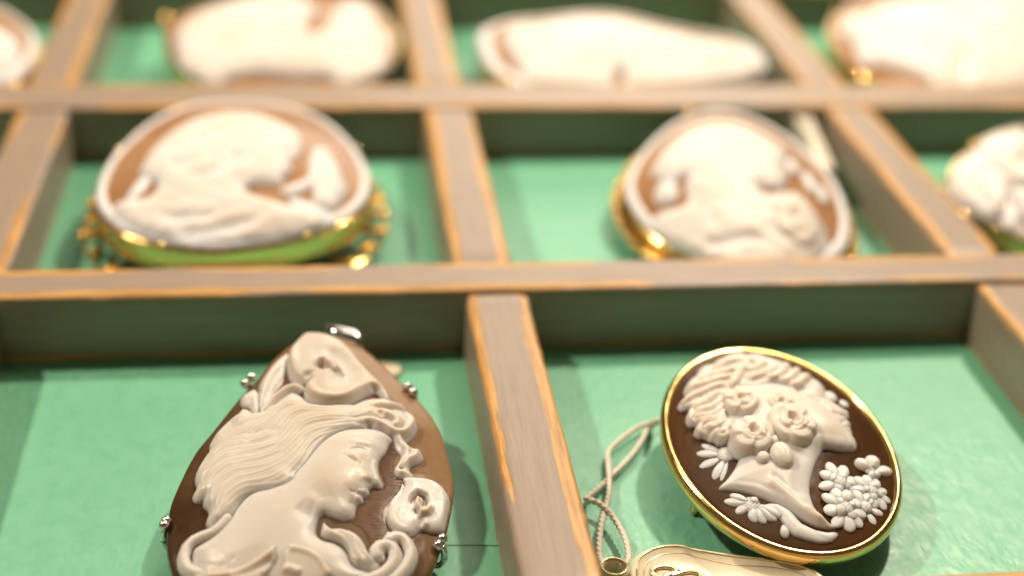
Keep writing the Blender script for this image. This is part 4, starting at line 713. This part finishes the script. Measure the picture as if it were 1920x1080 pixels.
# silver setting
def prong(P, ends):
    c = out.mean(0); b = [np.array(q) for q in P[:2]]; mid = (b[0] + b[1]) / 2; k = np.argmin(np.hypot(*(out - mid).T)); e = out[k]; dirn = (e - c) / np.linalg.norm(e - c)
    path = [(*(e - dirn * 1.6), -4.6), (*(e - dirn * 0.2), -4.2), (*(e + dirn * 0.75), -2.8), (*(e + dirn * 0.85), -1.0), (*((e + dirn * 0.7 + mid) / 2), 0.3)]
    P3 = smooth_path(np.array(path), False, 0.3); Vv, Ff = tube_mesh(P3 * MM, 0.5 * MM, 10)
    o = link_mesh('prong', Vv, Ff, M['silver'], pend, FM)
    for q in b:
        q2 = np.array(q); bo = link_obj('bead', BEAD['silver'], o, Matrix.Translation((q2[0] * MM, q2[1] * MM, 0.7 * MM)) @ Matrix.Diagonal((0.78 * MM,) * 3 + (1,)))
for k in ('prongUL', 'prongUR', 'prongL', 'prongR'): prong(S[k], 2)
Vv, Ff = tube_mesh(np.c_[smooth_path(out.mean(0) + (out - out.mean(0)) * 0.93, True, 1.0), np.full(len(smooth_path(out, True, 1.0)), -4.6)[:len(smooth_path(out.mean(0) + (out - out.mean(0)) * 0.93, True, 1.0))]] * MM, 0.55 * MM, 8, cap=False)
link_mesh('back_frame', Vv, Ff, M['silver'], pend, FM)
bp = np.array(S['bailpx']); bc = bp.mean(0); th = np.linspace(-0.5, 5.6, 40)
Vb = []; nb = len(th)
bx = np.array([0.86, -0.5])
for sgn in (-1, -0.5, 0.5, 1):
    for t in th: rr = 2.5 - 0.5 * abs(sgn); Vb.append(((bc[0] + sgn * 3.0), bc[1] + 0.4 + rr * math.cos(t) - sgn * 1.2, -0.8 + rr * 0.9 * math.sin(t)))
Fb = [(j * nb + i, j * nb + i + 1, (j + 1) * nb + i + 1, (j + 1) * nb + i) for j in range(3) for i in range(nb - 1)]
bo = link_mesh('bail', np.array(Vb) * MM, Fb, M['silver'], pend, FM); md = bo.modifiers.new('thick', 'SOLIDIFY'); md.thickness = 0.0006

# ------------------------------------------------------------------ the gold-rimmed oval brooch
S = SHAPES['oval']; base, FM = frame_of('oval'); ell = S['ell']
oval = thing('cameo_brooch', base, 'tilted oval brown cameo brooch in plain polished gold rim, woman with roses and daisies', 'cameo brooch', 'cameo brooches laid out in the tray cells')
cx, cy0, ea, eb, ean = ell; ca, sa = math.cos(math.radians(ean)), math.sin(math.radians(ean))
G = Relief(-20, 20.5, -23.5, 28.5, 0.16)
rr2 = (((G.X - cx) * ca + (G.Y - cy0) * sa) / (ea - 1.15)) ** 2 + ((-(G.X - cx) * sa + (G.Y - cy0) * ca) / (eb - 1.15)) ** 2
G.base = 2.6 * np.clip(1 - rr2, -0.3, 1); dout = (1 - np.sqrt(rr2)) * 17; clipd = dout * 2 + 0.1
E1 = ellipse(ell, -1.15, 150); G0 = G
dome_plate('shell_base', E1, G.at, M['brown2'], oval, FM, thick=1.6)
EO = ellipse(ell, 0, 200) * MM
prof = [(-1.35, -0.4), (-1.20, 0.10), (-1.0, 0.30), (-0.78, 0.36), (-0.48, 0.27), (-0.18, 0.02), (0.0, -0.4), (0.05, -1.0), (-0.05, -1.9), (-0.3, -2.3), (-0.8, -2.5), (-1.8, -2.5)]
Vv, Ff = lathe_ring(EO, [(a * MM, z * MM) for a, z in prof]); link_mesh('gold_rim', Vv, Ff, M['gold'], oval, FM)
link_mesh('back_plate', *(lambda O: (np.vstack([np.c_[O, np.full(len(O), -2.2)], [[cx, cy0, -2.2]]]) * MM, [(i, (i + 1) % len(O), len(O)) for i in range(len(O))]))(ellipse(ell, -1.2, 80)), M['gold'], oval, FM)
def op(name, H, cut=-0.35, par=None): return G.part(name, np.minimum(H, clipd), M['white'], par or oval, FM if par is None else None, cut)
H, d = G.layer(S['bust'], 1.0, 2.0, p=0.58); H += np.where(d > 0, 0.7 * (1 - (1 - np.clip(d / 7, 0, 1)) ** 2), 0); B = np.zeros_like(H)
B = G.dot(B, S['face_c'][0], 4.0, 0.5, 3.5); B = G.dot(B, S['cheek'][0], 2.4, 0.35)
for k, r, a in (('socket', 0.8, -0.30), ('brow', 0.6, 0.22), ('eyeb', 0.45, 0.15), ('nostril', 0.4, -0.28), ('lipg', 0.3, -0.28), ('jaw', 1.5, 0.25), ('nb', 0.5, 0.2), ('bandg', 0.7, -0.45), ('bandr', 0.9, 0.35), ('shr', 1.5, 0.55), ('shg', 0.9, -0.3), ('she', 0.9, 0.30), ('throat', 2.2, -0.3)): B = G.ridge(B, S[k], r, a, 0.15)
B = G.dot(B, S['chin'][0], 0.9, 0.2)
figure = op('figure_relief', H + B * np.clip(d / 0.4, 0, 1))
H, d = G.layer(S['hair'], 1.6, 1.6); A = G.strands([S['hr%d' % i] for i in range(18)], 0.85, 0.80, 0.07, 3)
lump = 0.07 * np.sin(G.X * 2.9 + 1.2 * np.sin(G.Y * 2.1)) * np.sin(G.Y * 3.1 + np.sin(G.X * 1.9))
op('hair_relief', H - 0.2 + (A + lump) * np.clip(d / 0.4, 0, 1))
def rose(c, rx, ry, off, top, rot, turn):
    """cupped heart, three inner and five outer petals that overlap like roof tiles"""
    x, y = (G.X - c[0]) / rx, (G.Y - c[1]) / ry; r = np.hypot(x, y); th = turn * np.arctan2(y, x) + rot
    f5 = np.mod(5 * th / (2 * math.pi) + 0.35 * r, 1.0); f3 = np.mod(-3 * th / (2 * math.pi) + 0.4 * r, 1.0)
    re = r / (1 + 0.10 * np.sin(math.pi * f5) - 0.05); sm = lambda v, a, e: (lambda q: q * q * (3 - 2 * q))(np.clip((v - a) / (e - a), 0, 1))
    saw = lambda f: np.where(f < 0.88, f / 0.88, (1 - f) / 0.12) ** 1.3
    h = off + top * np.sqrt(np.clip(1 - re ** 2.6, 0, 1)) + 0.42 * saw(f5) * sm(re, 0.45, 0.62) * (1 - sm(re, 0.92, 1.02)) + 0.40 * saw(f3) * sm(re, 0.22, 0.34) * (1 - sm(re, 0.52, 0.62))
    h += 0.16 * np.exp(-((re - 0.88) / 0.08) ** 2) + 0.30 * np.exp(-((re - 0.30) / 0.08) ** 2) - 0.95 * np.exp(-(re / 0.22) ** 2) - 0.22 * np.exp(-((re - 0.60) / 0.06) ** 2)
    return np.where(re < 1, h, off + (1 - re) * rx * 3.0)
def rr(k): a = S[k]; return abs(a[1][0] - a[0][0]) / 2
for k, q, off, top, ro in (('rose1', 'r1rim', 1.9, 1.0, 0.3), ('rose2', 'r2rim', 1.8, 1.5, 1.4), ('rose3', 'r3rim', 2.0, 1.3, 2.6)):
    R_ = rr(q) * 1.2; op('rose', rose(S[k][0], R_, R_ * 1.1, off, top, ro, 1 if k != 'rose3' else -1), -0.25)
def lump_part(name, c, rx, ry, off, top, ang=0.0, crease=True):
    x, y = G.X - c[0], G.Y - c[1]; c_, s__ = math.cos(ang), math.sin(ang); u, v = (x * c_ + y * s__) / rx, (-x * s__ + y * c_) / ry; r = np.hypot(u, v)
    h = np.where(r < 1, off + top * np.sqrt(np.clip(1 - r * r, 0, 1)), off + (1 - r) * rx * 4.0)
    if crease: h -= np.where(r < 1, 0.22 * np.exp(-((u - 0.25 + 0.25 * v * v) / 0.12) ** 2) * (1 - r), 0)
    return op(name, h, -0.25)
lump_part('rose_bud', S['bud'][0], 1.75, 2.5, 1.8, 1.2, 0.1); lump_part('berry', S['berry1'][0], 0.95, 1.1, 1.8, 0.7, 0, False); lump_part('berry', S['berry2'][0], 1.05, 1.3, 2.0, 0.8); op('rose', rose(S['petalup'][0], 2.1, 2.4, 1.35, 0.8, 2.0, -1), -0.25)
lump_part('blossom', S['tf1'][0], 1.15, 1.5, 0.1, 0.9); lump_part('blossom', S['tf2'][0], 0.9, 1.1, 0.0, 0.6)
for q in S['beads']: lump_part('blossom', q, 0.75, 0.9, 0.7, 0.7, 0.4)
def petal(par, a, b, w, h, z=None, lift=0.05, heart=None):
    """petal from b (root) to a (tip)"""
    a, b = np.array(a), np.array(b)
    if heart is not None: b = b + 0.55 * (np.array(heart) - b)
    L = np.linalg.norm(a - b); an = math.atan2(a[1] - b[1], a[0] - b[0]); zz = (G.at(*(b * 0.5 + a * 0.5)) if z is None else z) + lift
    slope = math.atan2(G.at(*b) - G.at(*a), L)
    return link_obj('petal', PETAL, par, Matrix.Translation((b[0] * MM, b[1] * MM, zz * MM)) @ Matrix.Rotation(an, 4, 'Z') @ Matrix.Rotation(slope, 4, 'Y') @ Matrix.Diagonal((L * MM, w * MM, h * MM, 1)))
def flower_heart(name, c, rx, off, top):
    x, y = G.X - c[0], G.Y - c[1]; r = np.hypot(x, y) / rx; h = np.where(r < 1, off + top * np.sqrt(np.clip(1 - r * r, 0, 1)) + 0.10 * np.sin(x * 9) * np.sin(y * 9), off + (1 - r) * rx * 2); return op(name, h, -0.1)
dz = flower_heart('daisy', S['d1c'][0], 1.6, 0.0, 0.45)
P = S['d1']
for i, w in zip(range(0, 10, 2), (1.9, 1.9, 1.8, 1.5, 1.1)): petal(dz, P[i], P[i + 1], w, 0.75 if i < 6 else 0.5, heart=S['d1c'][0])
P = S['d2']; dz = flower_heart('daisy', P[3], 1.5, 0.0, 0.5)
for i, w in zip(range(0, 16, 2), (1.7, 1.8, 2.2, 1.8, 2.0, 1.4, 1.5, 1.8)): petal(dz, P[i], P[i + 1], w, 0.75, heart=P[3])
def o_stroke(name, P, r, hgt):
    q, sd, t = G.line(P, r * 1.6); q = q * 1.6; tp = 0.45 + 0.55 * np.sin(math.pi * np.clip(t, 0, 1)) ** 0.6; q = q / tp; return op(name, np.where(q < 1, hgt * tp * (1 - np.clip(q, 0, 1) ** 2) ** 0.5, (1 - q) * r * 2))
o_stroke('stem', S['stem'], 1.25, 0.8); o_stroke('stem', S['stem2'], 0.6, 0.5); o_stroke('leaf', S['leafb'], 0.9, 0.6); pb = petal(oval, S['bud2'][1], S['bud2'][0], 1.5, 0.9); pb.matrix_basis = FM @ pb.matrix_basis
for c, e2, off, nn in zip(S['mums'], S['mumr'], (0.15, 0.1, 0.40, 0.0), (8, 9, 9, 6)):
    R_ = abs(e2[0] - c[0]) * 0.98; fl_ = flower_heart('daisy', c, R_ * 0.32, 0.35 + off, 0.5); ph = random.random()
    for i in range(nn):
        an = (i + ph) * 2 * math.pi / nn; rr_ = R_ * random.uniform(0.86, 1.06); tip = (c[0] + rr_ * math.cos(an), c[1] + rr_ * 1.15 * math.sin(an)); root = (c[0] + R_ * 0.18 * math.cos(an), c[1] + R_ * 0.18 * math.sin(an))
        petal(fl_, tip, root, R_ * random.uniform(0.50, 0.66), random.uniform(0.45, 0.65), None, off)
    for i in range(4 if nn > 6 else 0):
        an = (i + ph * 2) * 2 * math.pi / 4; rr_ = R_ * random.uniform(0.45, 0.58); petal(fl_, (c[0] + rr_ * math.cos(an), c[1] + rr_ * 1.1 * math.sin(an)), (c[0] + R_ * 0.1 * math.cos(an), c[1] + R_ * 0.1 * math.sin(an)), R_ * random.uniform(0.42, 0.55), random.uniform(0.4, 0.55), None, off + 0.3)
P = S['fl']; bl = flower_heart('blossom', P[1], 0.9, 0.3, 0.5)
for i, w in zip(range(0, 10, 2), (2.0, 2.6, 2.4, 2.0, 1.2)): petal(bl, P[i], P[i + 1], w, 1.1)
for q in S['knob'][:2]: lump_part('petal', q, 0.8, 0.9, 0.9, 0.6)
# pin on the back
e = ellipse(ell, -2.5, 60)
def post(name, x, y, parent, FMx, mat, foot):
    z0 = -2.4; w0 = FMx @ Vector((x * MM, y * MM, z0 * MM)); P3 = np.array([list(w0), [w0.x, w0.y, foot]]); Vv, Ff = tube_mesh(np.array([P3[0] * (1 - t) + P3[1] * t + np.array([0.0008 * math.sin(t * 3), 0, 0]) for t in np.linspace(0, 1, 6)]), 0.0008, 8); return link_mesh(name, Vv, Ff, mat, parent)
post('pin_catch', cx - 14.5, cy0 - 6, oval, FM, M['gold'], 0.0004); post('pin_hinge', cx + 13, cy0 + 2, oval, FM, M['gold'], 0.0004); post('pin_stay', cx, cy0 - 18, oval, FM, M['gold'], 0.0004)

# ------------------------------------------------------------------ the blurred brooches behind
def backed_oval(key, name, label, cat, relief, gal=5.0, border=True, brown='tan', res=0.5, dome=5.0, group='cameo brooches laid out in the tray cells'):
    S = SHAPES[key]; base, FM = frame_of(key); pl = Polar(S['polar']); root = thing(name, base, label, cat, group); cx, cy = pl.c
    R = pl.r.max() + 1.5; G = Relief(cx - R, cx + R, cy - R, cy + R, res); Rm = pl.r.min()
    rn = np.hypot(G.X - cx, G.Y - cy) / pl.rad(np.arctan2(G.Y - cy, G.X - cx))
    G.base = dome * np.clip(1 - rn ** 2, -0.2, 1); dd = (1 - rn) * Rm * 1.1; clip_ = dd * 2
    dome_plate('shell_base', pl.path(-0.3, 110), G.at, M[brown], root, FM, thick=1.4, rings=24)
    if border:
        H = np.where(dd < 2.1, 0.8 * np.sqrt(np.clip(1 - ((dd - 1.05) / 1.05) ** 2, 0, 1)), (2.1 - dd)); H = np.where(dd < 0, dd * 2, H)
        G.part('pale_border', H, M['white_far'], root, FM, -0.5)
    for nm, k, top, Rr, mods in relief:
        H, d = G.layer(S[k], top, Rr); B = np.zeros_like(H)
        for q, r, am in mods: B = G.ridge(B, S[q], r, am, 0.2)
        lump = 0.16 * np.sin(G.X * 0.8 + 1.5 * np.sin(G.Y * 0.5)) * np.sin(G.Y * 0.9 + np.sin(G.X * 0.6))
        G.part(nm, np.minimum(H + (B + lump) * np.clip(d / 0.8, 0, 1), clip_), M['white_far'], root, FM, -0.6)
    if gal:                                      # polished gold wall under the shell
        prof = [(-0.9, -0.3), (0.25, -0.2), (0.35, -0.7), (0.1, -1.2), (0.0, -gal * 0.8), (0.5, -gal), (-1.0, -gal)]
        Vv, Ff = lathe_ring(pl.path(0, 140) * MM, [(p * MM, z * MM) for p, z in prof]); link_mesh('gold_gallery', Vv, Ff, M['gold'], root, FM)
    return root, FM, G, pl
def bead_at(root, FM, x, y, z, r, mat='gold', name='claw'): return link_obj(name, BEAD[mat], root, FM @ Matrix.Translation((x * MM, y * MM, z * MM)) @ Matrix.Diagonal((r * MM,) * 3 + (1,)))
# mid left: woman facing right, wide scrolled gold frame
root, FM, G, pl = backed_oval('midl', 'cameo_brooch', 'large oval cameo brooch with pale border, tan ground and scrolled gold frame', 'cameo brooch',
    [('figure_relief', 'bust', 2.0, 4.0, (('bustg', 2.2, -0.9), ('bustg2', 2.0, -0.8), ('hairg', 2.2, -0.9), ('hairg2', 2.2, -0.8), ('hairg3', 2.0, -0.7), ('eyeg', 1.6, -0.9))), ('hair_lock', 'cape', 0.9, 1.2, ()), ('wing_relief', 'wing', 1.5, 2.0, ()), ('ribbon_relief', 'wing2', 1.0, 1.0, ()), ('ribbon_relief', 'wing3', 0.8, 0.8, ())], gal=5.2, brown='tan', dome=6.0)
fz = -8.6
E2 = pl.path(1.6, 30); E3 = pl.path(3.4, 160); EB = pl.path(3.5, 30)
Vv, Ff = tube_mesh(np.c_[np.vstack([E3, E3[:1]]), np.full(len(E3) + 1, fz)] * MM, 0.45 * MM, 8, cap=False); link_mesh('frame_wire', Vv, Ff, M['gold'], root, FM)
tt = np.linspace(0, 1, 34); loop = np.c_[2.2 * np.sin(2 * math.pi * tt) * (0.5 + 0.5 * tt) - 0.4, 1.6 * np.cos(2 * math.pi * tt * 1.2), 0.9 * np.sin(math.pi * tt)]
Vv, Ff = tube_mesh(loop * MM, (0.65 - 0.2 * np.abs(tt - 0.5)) * MM, 8); sc = link_mesh('scroll', Vv, Ff, M['deep_gold'], root, None); sme = sc.data; first = True
for i, q in enumerate(E2):
    wa = math.degrees(math.atan2(q[1] - pl.c[1], q[0] - pl.c[0]))
    if -122 < wa < -58: continue
    tg = E2[(i + 1) % 30] - E2[i - 1]; an = math.atan2(tg[1], tg[0]); mtx = FM @ Matrix.Translation((q[0] * MM, q[1] * MM, (fz + 0.4) * MM)) @ Matrix.Rotation(an + 0.3 * math.sin(i * 2.3), 4, 'Z') @ Matrix.Diagonal((0.85 + 0.25 * math.sin(i * 1.7), 0.9 + 0.2 * math.cos(i * 2.9), 1, 1))
    if first: sc.matrix_basis = mtx; first = False
    else: link_obj('scroll', sme, root, mtx)
    if i % 2 == 0: bead_at(root, FM, EB[i][0], EB[i][1], fz + 1.0, 0.75, 'gold', 'bead')
for an in (-62, -113, 20, 160): q = pl.at(an, 0.2); bead_at(root, FM, q[0], q[1], 0.1, 0.8)
# mid right: woman facing right with a rose, beaded gold edge
root, FM, G, pl = backed_oval('midr', 'cameo_brooch', 'oval cameo brooch with pale border and beaded gold edge beside cream string tassel', 'cameo brooch',
    [('figure_relief', 'bust', 2.0, 4.0, (('bustg', 2.2, -0.9), ('curlh', 0.9, -2.0))), ('hair_lock', 'curl', 0.9, 1.2, ())], gal=4.3, brown='tan', dome=6.0)
S = SHAPES['midr']; c = S['rosec'][0]; R_ = abs(S['roser'][1][0] - S['roser'][0][0]) / 2
G.part('rose', rose(c, R_, R_ * 1.5, 1.6, 1.5, 0.5, 1), M['white_far'], root, FM, 0.5)
for k in ('fl1', 'fl2', 'fl3'):
    q, sd, t = G.line(S[k], 2.4); q *= 1.6; G.part('blossom', np.where(q < 1, 1.1 * (1 - np.clip(q, 0, 1) ** 2) ** 0.5, (1 - q) * 2), M['white_far'], root, FM, -0.5)
for q in pl.path(1.9, 96): bead_at(root, FM, q[0], q[1], -4.0, 0.82, 'gold', 'bead')
Vv, Ff = lathe_ring(pl.path(0.4, 120) * MM, [(a * MM, z * MM) for a, z in ((0, -3.4), (1.2, -3.8), (1.2, -4.6), (0, -4.8))]); link_mesh('frame_ring', Vv, Ff, M['gold'], root, FM)
q = pl.at(96, 0.1); bead_at(root, FM, q[0], q[1], 1.2, 1.2)
# right edge: all-white flower cameo on gold claws
root, FM, G, pl = backed_oval('flowerr', 'cameo_brooch', 'white flower-shaped cameo with overlapping rounded petals and small gold claws, right edge', 'cameo brooch',
    [('petal', 'petalB', 1.6, 1.8, (('pBg', 1.0, -0.6),)), ('petal', 'petalC', 1.7, 1.8, ()), ('petal', 'petalG', 1.7, 1.8, ()), ('petal', 'petalH', 1.7, 1.8, ()), ('petal', 'petalF', 1.3, 1.4, ()), ('petal', 'petalA', 2.3, 2.2, (('pAg', 2.0, -0.7),)), ('petal', 'petalE', 2.4, 2.2, ()), ('petal', 'petalD', 3.0, 2.2, (('cg', 1.6, -1.4),))], gal=5.5, border=False, brown='greyish', dome=4.0)
for an in (178, 112, 118, 250, 256, 30): q = pl.at(an, 0.3); bead_at(root, FM, q[0], q[1], 0.5, 0.85)
# far row
backed_oval('far0', 'cameo_brooch', 'oval cameo with pale border and gold edge cut off by the left edge, far row', 'cameo brooch', [('figure_relief', 'bust', 1.6, 4.0, ())], gal=5.0)
root, FM, G, pl = backed_oval('far1', 'cameo_brooch', 'cream cameo in the far row left of the middle divider, dark notch at front', 'cameo brooch', [('figure_relief', 'bust', 2.2, 4.0, (('g1', 2.2, -1.2), ('g2', 2.0, -1.0), ('g3', 2.2, -0.8)))], gal=6.0, border=False, brown='tan')
for an, r, g in ((160, 1.3, 1.4), (166, 0.9, 0.4), (196, 0.8, 0.4)): q = pl.at(an, g); bead_at(root, FM, q[0], q[1], 0.3, r)
root, FM, G, pl = backed_oval('far2', 'cameo_brooch', 'wide white cameo lying sideways in the far row right of the middle divider', 'cameo brooch', [('figure_relief', 'bust', 2.2, 4.0, (('g1', 2.2, -0.8), ('g2', 2.5, -0.8)))], gal=5.5, border=True)
for an, r, z in ((208, 1.3, 0.4), (203, 1.0, -2.5), (78, 0.8, 0.6)): q = pl.at(an, 0.3); bead_at(root, FM, q[0], q[1], z, r)
root, FM, G, pl = backed_oval('far3', 'cameo_brooch', 'large white and orange-brown cameo with arched relief at the far right corner', 'cameo brooch', [('figure_relief', 'bust', 2.0, 4.0, (('arch', 2.0, 1.0), ('ag', 2.2, -0.9), ('g2', 2.2, -0.9), ('g3', 2.2, -0.9)))], gal=6.0, border=False, brown='tan')
for an in (152, 196): q = pl.at(an, 0.3); bead_at(root, FM, q[0], q[1], 0.6, 1.0)

# ------------------------------------------------------------------ tag, cord, tassel
L = LAID
tg = np.array(L['tag']); tc_ = tg[:, :2].mean(0); tagz = FZ
tag = thing('price_tag', (tc_[0] * MM, tc_[1] * MM, FZ), 'cream hang tag with raised gold edge and gold loop emblem on twisted cord', 'hang tag')
off3 = np.array([tc_[0], tc_[1], FZ * 1000])
O = smooth_path(tg[:, :2] - tc_, True, 0.6); OI = smooth_path(np.array(L['tagin'])[:, :2] - tc_, True, 0.6)
n = len(O); c0 = O.mean(0); nI = len(OI)
def ring_resample(P, n):
    d = np.r_[0, np.cumsum(np.hypot(*np.diff(np.vstack([P, P[:1]]), axis=0).T))]; t = np.linspace(0, d[-1], n, endpoint=False); Q = np.vstack([P, P[:1]]); return np.c_[np.interp(t, d, Q[:, 0]), np.interp(t, d, Q[:, 1])]
O = ring_resample(O, 120); OI = np.array([c0 + (q - c0) * (1 - 2.0 / max(4.0, np.linalg.norm(q - c0))) for q in O])
rows = [(O, 0.3), (O * 1.0 + (O - c0) * 0.012, 1.6), (O, 3.3), (O + (OI - O) * 0.25, 3.75), (O + (OI - O) * 0.55, 3.6), (OI, 3.0)]
Vt = np.vstack([np.c_[P, np.full(120, z)] for P, z in rows] + [[[*c0, 3.0]]]); Ft = []
for j in range(len(rows) - 1): Ft += [(j * 120 + i, j * 120 + (i + 1) % 120, (j + 1) * 120 + (i + 1) % 120, (j + 1) * 120 + i) for i in range(120)]
Ft += [((len(rows) - 1) * 120 + i, (len(rows) - 1) * 120 + (i + 1) % 120, len(Vt) - 1) for i in range(120)]
link_mesh('tag_body', Vt * MM, Ft, M['tag'], tag)
for f, z, r in ((0.42, 3.72, 0.13), (0.95, 3.02, 0.09)):
    P = O + (OI - O) * f; P = np.vstack([P, P[:1]]); Vv, Ff = tube_mesh(np.c_[P, np.full(len(P), z)] * MM, r * MM, 6, cap=False); link_mesh('gold_edge', Vv, Ff, M['foil'], tag)
ey = np.array(L['eyelet'])[:, :2] - tc_; th = np.linspace(0, 2 * math.pi, 40, endpoint=False)
er = abs(ey[3][0] - ey[1][0]) / 2 * 0.95; ec = ((ey[1] + ey[3]) / 2)
Vv, Ff = lathe_ring(np.c_[ec[0] + er * np.cos(th), ec[1] + er * np.sin(th)] * MM, [(a * MM, z * MM) for a, z in ((0.1, 1.0), (0.35, 2.2), (0.1, 3.4), (-0.2, 3.6), (-0.5, 3.3), (-0.6, 2.2), (-0.5, 1.0))]); eye_o = link_mesh('eyelet', Vv, Ff, M['tag'], tag)
Vv, Ff = tube_mesh(np.array([[ec[0] + (er - 0.2) * math.cos(t), ec[1] + (er - 0.2) * math.sin(t), 3.62] for t in np.linspace(0, 2 * math.pi, 41)]) * MM, 0.14 * MM, 6, cap=False); link_mesh('gold_edge', Vv, Ff, M['foil'], eye_o)
for k in ('emblem1', 'emblem2', 'emblem3'):
    P = smooth_path(np.c_[np.array(L[k])[:, :2] - tc_, np.full(len(L[k]), 3.2)], False, 0.3); Vv, Ff = tube_mesh(P * MM, 0.40 * MM, 8, flat=0.8); link_mesh('emblem', Vv, Ff, M['foil'], tag)
for k in ('stringA', 'stringB'):
    P = smooth_path(np.array(L[k]) - off3, False, 0.25); P[:, 2] = np.maximum(P[:, 2], 0.55); Vv, Ff = tube_mesh(P * MM, 0.43 * MM, 14, 3, 0.24, 0.0034); link_mesh('cord', Vv, Ff, M['cord'], tag)
# tassel by the mid right brooch
P = np.array(L['tassel']); t0 = P[0]; tas = thing('string_tassel', (t0[0] * MM, t0[1] * MM, FZ), 'bundle of cream cotton strings in the far corner beside beaded brooch', 'string')
for i in range(9):
    Q = P.copy() - np.array([P[0][0], P[0][1], FZ * 1000]); k = (i - 4) / 4
    Q[0, 0] += k * 4.5 - 2.0; Q[1, 0] += k * 2.4 - 0.8; Q[2, 0] += k * 0.9; Q[3, 0] += k * 1.1; Q[4, 0] += k * 1.6
    Q[:, 2] += [1.5 * random.random() + (2.0 if i % 2 else 0) + d_ for d_ in (0, 0, 0, 0, 0)]; Q[:, 2] = np.maximum(Q[:, 2], 1.0)
    Vv, Ff = tube_mesh(smooth_path(Q, False, 0.6) * MM, 1.0 * MM, 8, 3, 0.15, 0.005); link_mesh('string', Vv, Ff, M['cord'], tas)
# pale tip behind the pendant
q = L['tip'][0]; tip = np.array([(-3.2, -2.0), (-3.0, 1.6), (-1.0, 2.4), (1.6, 1.9), (2.6, 0.4), (2.2, -1.4), (0.2, -2.3)]); P = smooth_path(tip, True, 0.4); n = len(P)
Vv = np.vstack([np.c_[P, np.full(n, 0.2)], np.c_[P, np.full(n, 0.75)], np.c_[P * 0.85, np.full(n, 0.95)], [[0, 0, 0.95]]]) * MM; Ff = [(j * n + i, j * n + (i + 1) % n, (j + 1) * n + (i + 1) % n, (j + 1) * n + i) for j in range(2) for i in range(n)] + [(2 * n + i, 2 * n + (i + 1) % n, 3 * n) for i in range(n)]
o = link_mesh('tag_tip', Vv, Ff, M['tag'], None, Matrix.Translation((q[0] * MM, q[1] * MM, FZ))); o['label'] = 'small cream tag tip peeking out behind the pear-shaped pendant'; o['category'] = 'tag'

# crack line in the lining, added as a thin dark strand
P = np.array(L['crack']); hp = smooth_path(P - np.array([P[0][0], P[0][1], FZ * 1000 - 0.1]), False, 0.5); Vv, Ff = tube_mesh(hp * MM, 0.045 * MM, 6)
o = link_mesh('crack_line', Vv, Ff, M['engraved'], None, Matrix.Translation((P[0][0] * MM, P[0][1] * MM, FZ))); o['label'] = 'single fine dark crack line on the mint lining right of the pendant'; o['category'] = 'hair'
